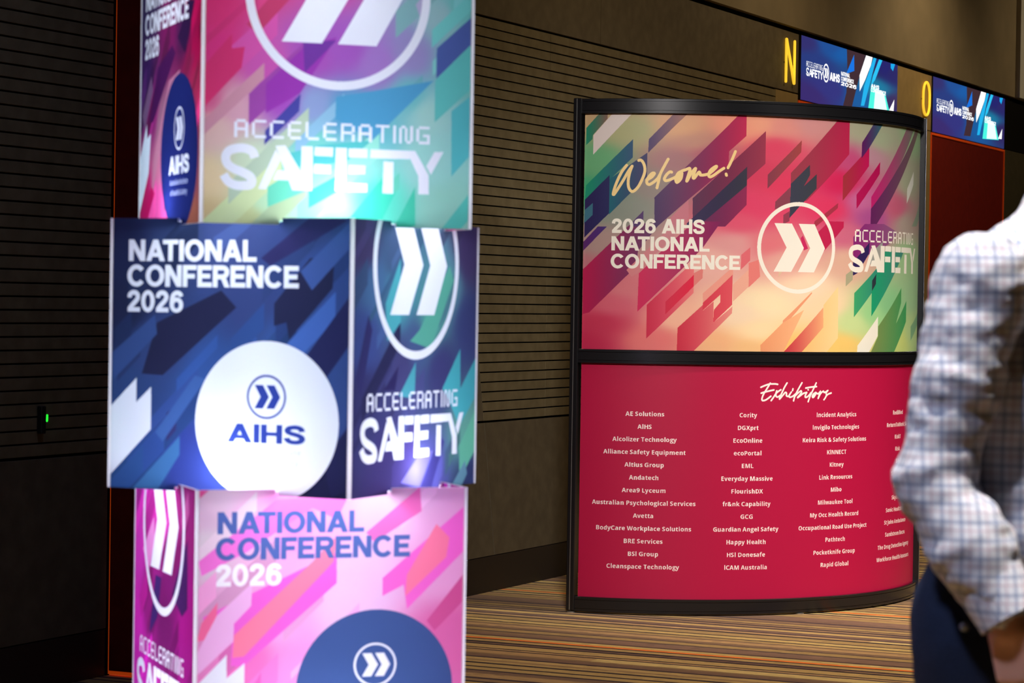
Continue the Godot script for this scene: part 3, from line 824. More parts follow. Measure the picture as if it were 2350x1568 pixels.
func set_camera_and_light() -> void:
	var cam := Camera3D.new()
	cam.name = "camera"
	add_child(cam)
	var at := CameraAttributesPhysical.new()
	at.frustum_focal_length = 88.776     # 2350 x 1568 picture, focal length 5800 px
	at.frustum_focus_distance = 11.9
	at.exposure_aperture = 8.8
	at.frustum_near = 0.05
	at.frustum_far = 100.0
	cam.attributes = at
	cam.fov = rad_to_deg(2.0 * atan(784.0 / 5800.0))
	cam.transform = Transform3D(Basis(Vector3.UP, deg_to_rad(25.55)) * Basis(Vector3.RIGHT, -84.0 / 5800.0) * Basis(Vector3.BACK, 0.0152), Vector3(0, 1.42, 0))
	cam.current = true

	var w := WorldEnvironment.new()
	w.name = "environment"
	var e := Environment.new()
	e.background_mode = Environment.BG_COLOR
	e.background_color = Color.BLACK
	e.tonemap_mode = Environment.TONE_MAPPER_LINEAR
	e.tonemap_exposure = 1.0
	e.sdfgi_enabled = true
	e.ssao_enabled = true
	e.ssil_enabled = true
	w.environment = e
	add_child(w)

	var warm := Color("fff0dc")
	var neutral := Color("fff9f2")
	var gold := Color("ffe4b8")
	# aimed at the quarter-round display from the middle of the foyer
	spot("aimed at the curved display", Vector3(-1.3, 4.8, -3.5), Vector3(-4.05, 1.25, -11.3), 86.0, 13.5, neutral, 0.3, 0.7)
	spot("aimed at the foot of the curved display", Vector3(0.4, 4.8, -11.3), Vector3(-2.8, 0.0, -10.3), 50.0, 32.0, warm, 0.2, 1.0)
	spot("added unseen to brighten the far end of the curved display", Vector3(1.5, 4.8, -9.6), Vector3(-3.6, 1.2, -11.9), 28.0, 22.0, neutral, 0.3, 1.0)  # unseen lamp, added to lift the dim right side of the print
	# washing the wall
	spot("washing the slats left of the curved display", Vector3(-3.9, 4.8, -12.0), Vector3(-5.46, 1.2, -12.0), 3.2, 60.0, gold, 0.15, 1.0)
	spot("washing the fascia beside the letter N", Vector3(-3.9, 4.8, -15.0), Vector3(-5.46, 1.6, -15.0), 4.0, 60.0, gold, 0.15, 1.0)
	spot("washing the pier beside the letter O", Vector3(-4.0, 4.8, -18.2), Vector3(-5.46, 2.4, -18.2), 6.0, 55.0, gold, 0.15, 1.0)
	spot("added unseen as fill for the far end of the wall", Vector3(-3.2, 4.8, -21.5), Vector3(-5.46, 2.0, -21.5), 4.0, 60.0, gold, 0.15, 1.0)  # unseen fill lamp, added to brighten the far wall
	spot("over the carpet behind the curved display", Vector3(-2.0, 4.8, -15.5), Vector3(-2.3, 0.0, -15.5), 8.0, 50.0, warm, 0.15, 1.0)
	spot("added unseen as cool fill on the slats by the open door", Vector3(-3.4, 4.8, -6.2), Vector3(-5.46, 1.0, -5.6), 2.6, 60.0, Color("bccaff"), 0.15, 1.0)  # unseen fill lamp, added to lift and cool the left slats
	# over the walking man
	spot("straight above the walking man", Vector3(-0.75, 4.8, -3.1), Vector3(-0.9, 1.2, -3.4), 25.0, 24.0, Color("fff3e0"), 0.1, 0.8)
	spot("added unseen as cool fill behind the walking man", Vector3(-1.9, 4.8, -1.3), Vector3(-0.95, 1.2, -3.5), 17.0, 22.0, Color("dde5ff"), 0.2, 0.8)  # unseen fill lamp, added to brighten his left-hand outline


# ================================================================ the room
func build_room() -> void:
	var far := -27.0
	var near := 4.5
	var right := 6.0
	var top := 4.8
	# floor: striped carpet laid square to the wall
	var st := tool()
	var fl := func(x: float, z: float) -> Vector2: return Vector2((x + 6.0) / 5.2, (z + 9.655 + 0.85) / 5.1 + 0.0)
	var c := [Vector3(-8.2, 0, far), Vector3(right, 0, far), Vector3(right, 0, near), Vector3(-8.2, 0, near)]
	quad(st, c[0], c[1], c[2], c[3], Vector3.UP, c.map(func(p): return fl.call(p.x, p.z)))
	var down := Vector3(0, -0.12, 0)
	for i in 4:
		var a: Vector3 = c[i]
		var b: Vector3 = c[(i + 1) % 4]
		quad(st, a, b, b + down, a + down, (b - a).cross(Vector3.DOWN).normalized())
	quad(st, c[0] + down, c[1] + down, c[2] + down, c[3] + down, Vector3.DOWN)
	structure(put("floor", st, M.carpet), "tan, brown and black striped carpet with thin orange lines")

	structure(box_part("ceiling", Vector3(-8.2, top, far), Vector3(right, top + 0.15, near), M.ceiling), "dark plain foyer ceiling")
	structure(box_part("wall_right", Vector3(right, 0, far), Vector3(right + 0.15, top, near), M.far_wall), "plain dark wall across the foyer")
	structure(box_part("wall_back", Vector3(-8.2, 0, near), Vector3(right, top, near + 0.15), M.far_wall), "plain dark wall behind the viewer")
	structure(box_part("wall_front", Vector3(-8.2, 0, far - 0.15), Vector3(right, top, far), M.far_wall), "plain dark wall at the far end of the foyer")

	# the long wall: a black backing that shows in every joint, and the panels fixed to it
	var w := room_part("wall_left", "long brown slatted wall with dark dado panels and fascia")
	var bx := WALL - 0.02
	for seg in [[near, -7.94, 0.0], [-10.12, far, 0.0], [-7.94, -10.12, 2.77]]:
		box_part("backing", Vector3(WALL - 0.26, seg[2], minf(seg[0], seg[1])), Vector3(bx, top, maxf(seg[0], seg[1])), M.joint_black, w)
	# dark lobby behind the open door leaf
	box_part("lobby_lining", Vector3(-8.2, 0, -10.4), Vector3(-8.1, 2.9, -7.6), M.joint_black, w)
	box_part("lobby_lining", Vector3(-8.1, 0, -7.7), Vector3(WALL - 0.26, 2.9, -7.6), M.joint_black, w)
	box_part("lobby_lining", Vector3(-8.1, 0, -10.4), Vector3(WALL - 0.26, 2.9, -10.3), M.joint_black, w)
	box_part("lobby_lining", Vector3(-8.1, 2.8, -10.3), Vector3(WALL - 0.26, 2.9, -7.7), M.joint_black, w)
	var lean := func(y: float) -> float: return -11.043 + (y - 1.205) * 0.2101
	# slats: 41 courses, in lengths butted at the vertical joints
	var pitch := 0.04815
	for k in 41:
		var y0 := 0.846 + k * pitch + 0.0034
		var y1 := 0.846 + (k + 1) * pitch - 0.0034
		for run in [[near, -3.3], [-3.303, -5.6], [-5.603, -7.915], [0.0, -11.826], [-11.829, -13.015], [-13.018, -15.258]]:
			st = tool()
			if run[0] == 0.0:
				# the first length ends on the raking joint
				var za0: float = lean.call(y0)
				var za1: float = lean.call(y1)
				var zb: float = run[1]
				var q := [Vector3(WALL, y0, za0), Vector3(WALL, y1, za1), Vector3(WALL, y1, zb), Vector3(WALL, y0, zb)]
				var back := Vector3(-0.018, 0, 0)
				quad(st, q[0], q[1], q[2], q[3], Vector3.RIGHT)
				for i in 4:
					var a: Vector3 = q[i]
					var b: Vector3 = q[(i + 1) % 4]
					quad(st, a, b, b + back, a + back, (b - a).cross(Vector3.RIGHT).normalized() * (1.0))
			else:
				block(st, Vector3(WALL - 0.018, y0, run[1]), Vector3(WALL, y1, run[0]), 0.001)
			put("slat", st, M.slat, w)
	# dado panels under the slats
	for run in [[near, -3.3], [-3.304, -7.915]]:
		box_part("dado_panel", Vector3(WALL - 0.018, 0.18, run[1]), Vector3(WALL, 0.838, run[0]), M.panel, w, 0.001)
	for part in [[0.18, 0.838, -15.258, "dado_panel"]]:
		st = tool()
		raked(st, part[0], part[1], lean.call(part[0]) - 0.005, lean.call(part[1]) - 0.005, part[2], part[2])
		put(part[3], st, M.panel, w)
	st = tool()
	raked(st, 0.18, 0.838, -10.145, -10.145, lean.call(0.18) + 0.005, lean.call(0.838) + 0.005)
	put("raked_panel", st, M.panel, w)
	st = tool()
	raked(st, 0.85, 2.816, -10.145, -10.145, lean.call(0.85) + 0.005, lean.call(2.816) + 0.005)
	put("raked_panel", st, M.panel, w)
	# fascia above, in lengths
	for run in [[near, -2.0], [-2.004, -5.2], [-5.204, -8.4], [-8.404, -12.466], [-12.47, -15.69]]:
		box_part("fascia_panel", Vector3(WALL - 0.018, 2.828, run[1]), Vector3(WALL, 3.212, run[0]), M.panel, w, 0.0015)
	box_part("fascia_panel", Vector3(WALL - 0.018, 2.795, -18.765), Vector3(WALL, 3.212, -17.86), M.pier, w, 0.0015)
	box_part("fascia_panel", Vector3(WALL - 0.018, 2.795, -26.9), Vector3(WALL, 3.212, -20.96), M.joint_black, w, 0.0015)
	# piers between the doors
	for run in [[-15.262, -15.69, 2.82], [-17.87, -18.76, 2.79], [-20.97, -26.9, 2.79]]:
		box_part("pier_panel", Vector3(WALL - 0.018, 0.0, run[1]), Vector3(WALL, run[2], run[0]), M.pier if run[0] > -20.0 else M.dark_panel, w, 0.0015)
	# plaster wall above the shadow gap, with a pale pilaster at its far end
	box_part("plaster_face", Vector3(bx, 3.245, -21.2), Vector3(WALL + 0.02, 4.79, near), M.plaster, w)
	box_part("plaster_face", Vector3(bx, 3.245, -26.9), Vector3(WALL + 0.06, 4.79, -21.205), M.grey_plaster, w)

	for run in [["baseboard_left", near, -7.92], ["baseboard_left", -10.14, -15.258]]:
		structure(box_part(run[0], Vector3(bx, 0.0, run[2]), Vector3(WALL - 0.002, 0.176, run[1]), M.skirting, self, 0.002), "dark kick board along the foot of the slatted wall")


func raked(st: SurfaceTool, y0: float, y1: float, za0: float, za1: float, zb0: float, zb1: float) -> void:
	var q := [Vector3(WALL, y0, za0), Vector3(WALL, y1, za1), Vector3(WALL, y1, zb1), Vector3(WALL, y0, zb0)]
	var back := Vector3(-0.018, 0, 0)
	quad(st, q[0], q[1], q[2], q[3], Vector3.RIGHT)
	for i in 4:
		var a: Vector3 = q[i]
		var b: Vector3 = q[(i + 1) % 4]
		quad(st, a, b, b + back, a + back, (b - a).cross(Vector3.RIGHT).normalized())


func door_leaf(parent: Node, at: Vector3, width: float, turn: float) -> void:
	# hinge at the local origin, leaf along +x
	var o := Node3D.new()
	o.name = "leaf"
	parent.add_child(o, true)
	o.position = at
	o.rotation.y = turn
	box_part("face", Vector3(0.012, 0.02, -0.022), Vector3(width - 0.004, 2.745, 0.022), M.door_red, o, 0.002)
	box_part("glow_edge", Vector3(0.0, 0.006, -0.011), Vector3(0.012, 2.757, 0.011), M.orange_glow, o)  # orange edge trim of the leaf, brightened by an added glow
	box_part("glow_edge", Vector3(0.012, 2.745, -0.011), Vector3(width - 0.004, 2.757, 0.011), M.orange_glow, o)
	box_part("glow_edge", Vector3(0.012, 0.006, -0.011), Vector3(width - 0.004, 0.02, 0.011), M.orange_glow, o)


func build_doors() -> void:
	var d := room_part("door_1", "double door with one leaf standing open, edged in orange")
	door_leaf(d, Vector3(WALL, 0, -7.94), 1.08, 0.0)
	door_leaf(d, Vector3(WALL - 0.05, 0, -10.11), 1.08, -PI / 2.0)
	box_part("jamb", Vector3(WALL - 0.26, 0, -7.938), Vector3(WALL + 0.002, 2.77, -7.918), M.joint_black, d)
	for k in 2:
		var z: float = [-15.71, -18.785][k]
		d = room_part("door_%d" % (k + 2), ["closed dark red double door under the first blue sign", "closed dark red double door with orange edging under the far blue sign"][k])
		for j in 2:
			var z1 := z - j * 1.08
			box_part("leaf", Vector3(WALL - 0.016, 0.02, z1 - 1.078), Vector3(WALL - 0.004, 2.765, z1 - 0.002), M.door_red, d, 0.002)
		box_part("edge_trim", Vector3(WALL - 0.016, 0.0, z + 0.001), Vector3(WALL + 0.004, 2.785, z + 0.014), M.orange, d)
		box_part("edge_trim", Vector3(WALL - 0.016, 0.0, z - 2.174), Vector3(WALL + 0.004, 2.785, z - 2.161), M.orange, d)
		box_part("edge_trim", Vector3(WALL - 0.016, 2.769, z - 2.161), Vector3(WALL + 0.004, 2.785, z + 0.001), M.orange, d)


func build_signs() -> void:
	for k in 2:
		var z: float = [-15.715, -18.775][k]
		var t := thing("led_sign", ["blue LED sign with white lettering above the door marked N", "blue LED sign with white lettering above the far red door marked O"][k], "sign", Vector3(WALL, 2.79, z), 0.0, "LED signs above the doors")
		box_part("housing", Vector3(-0.018, 0.0, -2.14), Vector3(0.008, 0.422, 0.0), M.black_metal, t, 0.002)
		var st := tool()
		quad(st, Vector3(0.0085, 0.421, -0.002), Vector3(0.0085, 0.421, -2.138), Vector3(0.0085, 0.001, -2.138), Vector3(0.0085, 0.001, -0.002), Vector3.RIGHT)
		put("screen", st, M.screen, t)
		var l := AreaLight3D.new()
		l.name = "screen_light"
		l.area_size = Vector2(2.13, 0.42)
		l.light_color = Color("7fa8ff")
		l.light_energy = 0.25
		l.area_range = 30.0
		l.area_attenuation = 2.0
		l.shadow_enabled = true
		t.add_child(l)
		l.position = Vector3(0.02, 0.21, -1.07)
		l.rotation.y = -PI / 2.0
	# door letters: bent yellow light tubes standing off the fascia
	var n := thing("door_letter", "slender glowing yellow letter N on the brown fascia", "letter", Vector3(WALL, 2.882, -15.41), 0.0, "yellow door letters")
	var x := 0.014
	for q in [[Vector3(x, 0, 0), Vector3(x, 0.272, 0)], [Vector3(x, 0.272, -0.004), Vector3(x, 0.0, -0.156)], [Vector3(x, 0, -0.16), Vector3(x, 0.272, -0.16)]]:
		var st := tool()
		tube(st, q, 0.0088)
		put("light_tube", st, M.yellow, n)
	for z in [0.0, -0.16]:
		box_part("stand_off", Vector3(0.0, 0.12, z - 0.004), Vector3(0.012, 0.128, z + 0.004), M.black_metal, n)
	var o := thing("door_letter", "slender glowing yellow letter O beside the far blue sign", "letter", Vector3(WALL, 2.895, -18.48), 0.0, "yellow door letters")
	var loop := []
	for i in 33:
		var a := TAU * i / 32.0
		loop.append(Vector3(x, 0.13 + sin(a) * 0.1 + signf(sin(a)) * 0.025 * (1.0 if absf(sin(a)) > 0.01 else 0.0), -0.105 - cos(a) * 0.085))
	var st2 := tool()
	tube(st2, loop, 0.0092)
	put("light_tube", st2, M.yellow, o)
	box_part("stand_off", Vector3(0.0, 0.12, -0.023), Vector3(0.012, 0.128, -0.015), M.black_metal, o)
	for t in [n, o]:
		var l := OmniLight3D.new()
		l.name = "tube_light"
		l.light_color = Color("ffd23c")
		l.light_energy = 0.004
		l.light_size = 0.05
		l.omni_range = 20.0
		l.omni_attenuation = 2.0
		l.shadow_enabled = true
		t.add_child(l)
		l.position = Vector3(0.08, 0.13, -0.1)

	var r := thing("card_reader", "small black wall reader with a green light on dark slats", "reader", Vector3(WALL, 0.93, -7.48))
	box_part("body", Vector3(0.0, 0.0, -0.014), Vector3(0.022, 0.1, 0.014), M.black_plastic, r, 0.003)
	st2 = tool()
	tube(st2, [Vector3(0.02, 0.046, -0.02), Vector3(0.02, 0.066, -0.021)], 0.004, 8)
	put("indicator_light", st2, M.green, r)
	box_part("lamp_arm", Vector3(0.0, 0.04, -0.025), Vector3(0.018, 0.07, -0.014), M.black_plastic, r, 0.002)


# ================================================================ the quarter-round display
func round_at(deg: float, r: float, y: float) -> Vector3:
	return Vector3(sin(deg_to_rad(deg)) * r, y, cos(deg_to_rad(deg)) * r)


func swept(profile: Array, a0: float, a1: float, n := 56) -> SurfaceTool:
	# profile: closed list of (radius, y), swept round the display's centre
	var st := tool()
	for i in n:
		var t0 := lerpf(a0, a1, float(i) / n)
		var t1 := lerpf(a0, a1, float(i + 1) / n)
		for k in profile.size():
			var p: Vector2 = profile[k]
			var q: Vector2 = profile[(k + 1) % profile.size()]
			var d := q - p
			var nn := Vector2(d.y, -d.x).normalized()
			var corners := [round_at(t0, p.x, p.y), round_at(t1, p.x, p.y), round_at(t1, q.x, q.y), round_at(t0, q.x, q.y)]
			var norm := [round_at(t0, nn.x, nn.y), round_at(t1, nn.x, nn.y), round_at(t1, nn.x, nn.y), round_at(t0, nn.x, nn.y)]
			var order := [0, 1, 2, 0, 2, 3]
			if (corners[1] - corners[0]).cross(corners[2] - corners[0]).dot(norm[0]) > 0.0:
				order = [0, 2, 1, 0, 3, 2]
			for j in order:
				st.set_normal(norm[j])
				st.add_vertex(corners[j])
	return st


func rail_profile(y0: float, y1: float) -> Array:
	var r := STAND_R
	var lip := 0.012
	var g := 0.003
	return [Vector2(r - 0.045, y0), Vector2(r - 0.003, y0), Vector2(r, y0 + 0.002), Vector2(r, y0 + lip), Vector2(r - 0.004, y0 + lip), Vector2(r - 0.004, y0 + lip + g), Vector2(r, y0 + lip + g),
		Vector2(r, y1 - lip - g), Vector2(r - 0.004, y1 - lip - g), Vector2(r - 0.004, y1 - lip), Vector2(r, y1 - lip), Vector2(r, y1 - 0.002), Vector2(r - 0.003, y1), Vector2(r - 0.045, y1)]


func curved_sheet(y0: float, y1: float, a0: float, a1: float, r: float, m: Material) -> ArrayMesh:
	var n := 64
	var st := tool()
	for i in n:
		var f0 := float(i) / n
		var f1 := float(i + 1) / n
		var t0 := lerpf(a0, a1, f0)
		var t1 := lerpf(a0, a1, f1)
		var p := [round_at(t0, r, y1), round_at(t1, r, y1), round_at(t1, r, y0), round_at(t0, r, y0)]
		var uv := [Vector2(f0, 0), Vector2(f1, 0), Vector2(f1, 1), Vector2(f0, 1)]
		var nn := [round_at(t0, 1, 0), round_at(t1, 1, 0), round_at(t1, 1, 0), round_at(t0, 1, 0)]
		for j in ([0, 1, 2, 0, 2, 3] if (p[1] - p[0]).cross(p[2] - p[0]).dot(nn[0]) < 0.0 else [0, 2, 1, 0, 3, 2]):
			st.set_normal(nn[j])
			st.set_uv(uv[j])
			st.add_vertex(p[j])
	var mesh := st.commit()
	mesh.surface_set_material(0, m)
	st = swept([Vector2(r - 0.004, y0), Vector2(r - 0.0004, y0), Vector2(r - 0.0004, y1), Vector2(r - 0.004, y1)], a0, a1, n)
	mesh = st.commit(mesh)
	mesh.surface_set_material(1, M.board)
	return mesh


func build_stand() -> void:
	var t := thing("curved_display", "tall quarter-round black framed display with a colourful welcome graphic over a red exhibitor list", "display", STAND)
	var a0 := 5.2
	var a1 := 100.6
	put("rail", swept(rail_profile(2.308, 2.377), a0, a1), M.anodised, t)
	put("rail", swept(rail_profile(1.157, 1.222), a0, a1), M.anodised, t)
	put("rail", swept(rail_profile(0.008, 0.076), a0, a1), M.anodised, t)
	for a in [a0, a1]:
		var post := Node3D.new()
		post.name = "post"
		t.add_child(post, true)
		post.position = round_at(a, STAND_R - 0.02, 0.0)
		post.rotation.y = deg_to_rad(a)
		box_part("extrusion", Vector3(-0.019, 0.012, -0.03), Vector3(0.019, 2.379, 0.028), M.anodised, post, 0.003)
		box_part("groove_strip", Vector3(-0.003, 0.014, 0.027), Vector3(0.0005, 2.376, 0.0288), M.silver, post)
	for a in [a0, 53.0, a1]:
		var st := tool()
		lathe(st, round_at(a, STAND_R - 0.012, 0.0), [Vector2(0.0, 0.0), Vector2(0.02, 0.0), Vector2(0.02, 0.005), Vector2(0.006, 0.008), Vector2(0.006, 0.02)], 16)
		put("levelling_foot", st, M.silver, t)
	var g := put("welcome_graphic", curved_sheet(1.222, 2.308, 6.5, 100.0, STAND_R - 0.02, M.welcome), null, t)
	g.set_meta("label", "pink, green and purple welcome graphic with white and gold lettering")
	g = put("exhibitor_list", curved_sheet(0.076, 1.157, 6.5, 100.0, STAND_R - 0.02, M.exhibitors), null, t)
	g.set_meta("label", "crimson panel listing exhibitor names in white")


# ================================================================ the illuminated tower
func side_panel(m: Material) -> ArrayMesh:
	# one printed side: outline with half-lap slots top and bottom; local x across, y up, print facing +z
	var a := BOX / 2.0 - 0.0055
	var slot := 0.0055
	var depth := 0.007
	var s := 0.411 * BOX / 2.0
	var q := PackedVector2Array([Vector2(-a, 0)])
	for c in [-s, s]:
		q.append_array([Vector2(c - slot, 0), Vector2(c - slot, depth), Vector2(c + slot, depth), Vector2(c + slot, 0)])
	q.append_array([Vector2(a, 0), Vector2(a, BOX_H)])
	for c in [s, -s]:
		q.append_array([Vector2(c + slot, BOX_H), Vector2(c + slot, BOX_H - depth), Vector2(c - slot, BOX_H - depth), Vector2(c - slot, BOX_H)])
	q.append(Vector2(-a, BOX_H))
	var idx := Geometry2D.triangulate_polygon(q)
	var st := tool()
	for i in range(0, idx.size(), 3):
		var p := [q[idx[i]], q[idx[i + 1]], q[idx[i + 2]]]
		if (p[1] - p[0]).cross(p[2] - p[0]) > 0.0:
			p = [p[0], p[2], p[1]]
		for v: Vector2 in p:
			st.set_normal(Vector3.BACK)
			st.set_uv(Vector2(v.x / BOX + 0.5, 1.0 - v.y / BOX_H))
			st.add_vertex(Vector3(v.x, v.y, 0))
	var mesh := st.commit()
	mesh.surface_set_material(0, m)
	st = tool()
	var back := Vector3(0, 0, -0.006)
	for i in q.size():
		var b := Vector3(q[i].x, q[i].y, 0)
		var c := Vector3(q[(i + 1) % q.size()].x, q[(i + 1) % q.size()].y, 0)
		if absf(b.y - c.y) > 0.1:
			continue
		quad(st, b, c, c + back, b + back, (c - b).cross(Vector3.BACK).normalized())
	mesh = st.commit(mesh)
	mesh.surface_set_material(1, M.board_lit)
	return mesh


func light_box(level: int, turn: float, prints: Array, label: String, power := 1.0, puck := 1.0) -> void:
	# prints: materials for the sides facing local +z, +x, -z, -x
	var t := thing("light_box", label, "light box", TOWER + Vector3(0, 0.056 + 0.502 * level, 0), turn, "stacked illuminated boxes of the tower")
	for k in 4:
		var p := put("printed_side", side_panel(prints[k]), null, t)
		var a := k * PI / 2.0
		p.position = Vector3(sin(a), 0, cos(a)) * BOX / 2.0
		p.rotation.y = a
	for k in 4:
		# white folded strip down each corner
		var st := tool()
		var o := BOX / 2.0 + 0.0008
		var i := BOX / 2.0 - 0.006
		quad(st, Vector3(i, 0.0, o), Vector3(o, 0.0, o), Vector3(o, BOX_H, o), Vector3(i, BOX_H, o), Vector3.BACK)
		quad(st, Vector3(o, 0.0, o), Vector3(o, 0.0, i), Vector3(o, BOX_H, i), Vector3(o, BOX_H, o), Vector3.RIGHT)
		var s := put("corner_strip", st, M.board_lit, t)
		s.rotation.y = k * PI / 2.0
	# LED fittings inside: one standing in the middle, and a puck low behind every side
	var st2 := tool()
	lathe(st2, Vector3.ZERO, [Vector2(0, 0.03), Vector2(0.018, 0.03), Vector2(0.018, 0.49), Vector2(0, 0.49)], 12)
	put("led_stick", st2, M.led, t)
	for y in [0.06, 0.455]:
		var l := OmniLight3D.new()
		l.name = "led_stick_light"
		l.light_color = Color("eef2ff")
		l.light_energy = 0.06 * power
		l.light_size = 0.05
		l.omni_range = 15.0
		l.omni_attenuation = 2.0
		l.shadow_enabled = true
		t.add_child(l, true)
		l.position = Vector3(0.035, y, 0.035)
	for k in 4:
		var a := k * PI / 2.0
		var at := Vector3(sin(a), 0, cos(a)) * (BOX / 2.0 - 0.05) + Vector3(0, 0.022, 0)
		st2 = tool()
		lathe(st2, at + Vector3(0, -0.012, 0), [Vector2(0, 0), Vector2(0.025, 0), Vector2(0.025, 0.008), Vector2(0, 0.008)], 14)
		put("led_puck", st2, M.led, t)
		var l := OmniLight3D.new()
		l.name = "led_puck_light"
		l.light_color = Color("e8ecff")
		l.light_energy = 0.019 * power * puck
		l.light_size = 0.02
		l.omni_range = 15.0
		l.omni_attenuation = 2.0
		l.shadow_enabled = true
		t.add_child(l, true)
		l.position = at + Vector3(0, 0.02, 0)
	if level == 3:
		box_part("lid", Vector3(-BOX / 2.0 + 0.007, BOX_H - 0.02, -BOX / 2.0 + 0.007), Vector3(BOX / 2.0 - 0.007, BOX_H - 0.014, BOX / 2.0 - 0.007), M.board, t)


func build_tower() -> void:
	var square := deg_to_rad(0.56)
	var askew := deg_to_rad(-43.9)
	var base := thing("tower_base", "low black plinth under the stack of printed light boxes", "plinth", TOWER, square)
	box_part("plate", Vector3(-0.27, 0, -0.27), Vector3(0.27, 0.05, 0.27), M.black_metal, base, 0.004)
	box_part("foot_pad", Vector3(-0.2, 0.05, -0.2), Vector3(0.2, 0.056, 0.2), M.black_plastic, base)
	var navy_a: Material = M.mid_a
	var navy_b: Material = M.mid_b
	light_box(0, square, [navy_a, navy_b, navy_a, navy_b], "navy light box at the foot of the tower, under the pink one")
	light_box(1, askew, [M.low_b, M.low_a, M.low_b, M.low_a], "pink and magenta light box with blue heading, set askew below the navy one", 0.95)
	light_box(2, square, [navy_a, navy_b, navy_a, navy_b], "navy light box with white disc and white NATIONAL CONFERENCE heading, middle of the tower", 0.7, 2.6)
	light_box(3, askew, [M.top_a, M.top_b, M.top_a, M.top_b], "topmost light box, pink fading to green with a large ringed chevron", 0.82, 1.3)


# ================================================================ the man in the checked shirt
# Bodies are fields of tapered capsules joined smoothly and meshed as surface nets.
class Field:
	var bones := []      # [a, b, ra, rb]
	var k := 0.03
	var cuts := []       # planes [normal, offset]: keep normal.p < offset
	var holes := []      # capsules taken away
	var folds: FastNoiseLite
	var fold_depth := 0.0
	var fold_scale := Vector3.ONE

	func bone(a: Vector3, b: Vector3, ra: float, rb: float) -> void:
		bones.append([a, b, ra, rb])

	static func capsule(p: Vector3, a: Vector3, b: Vector3, ra: float, rb: float) -> float:
		var ab := b - a
		var l := ab.length_squared()
		var t := clampf((p - a).dot(ab) / l, 0.0, 1.0) if l > 1e-9 else 0.0
		return (p - a - ab * t).length() - lerpf(ra, rb, t)

	func at(p: Vector3) -> float:
		var d := 1e3
		for q in bones:
			var e := capsule(p, q[0], q[1], q[2], q[3])
			var h := maxf(k - absf(d - e), 0.0) / k
			d = minf(d, e) - h * h * k * 0.25
		if folds and d < 0.05:
			d += folds.get_noise_3dv(p * fold_scale) * fold_depth
		for c in cuts:
			d = maxf(d, (c[0] as Vector3).dot(p) - float(c[1]))
		for q in holes:
			d = maxf(d, -capsule(p, q[0], q[1], q[2], q[3]))
		return d


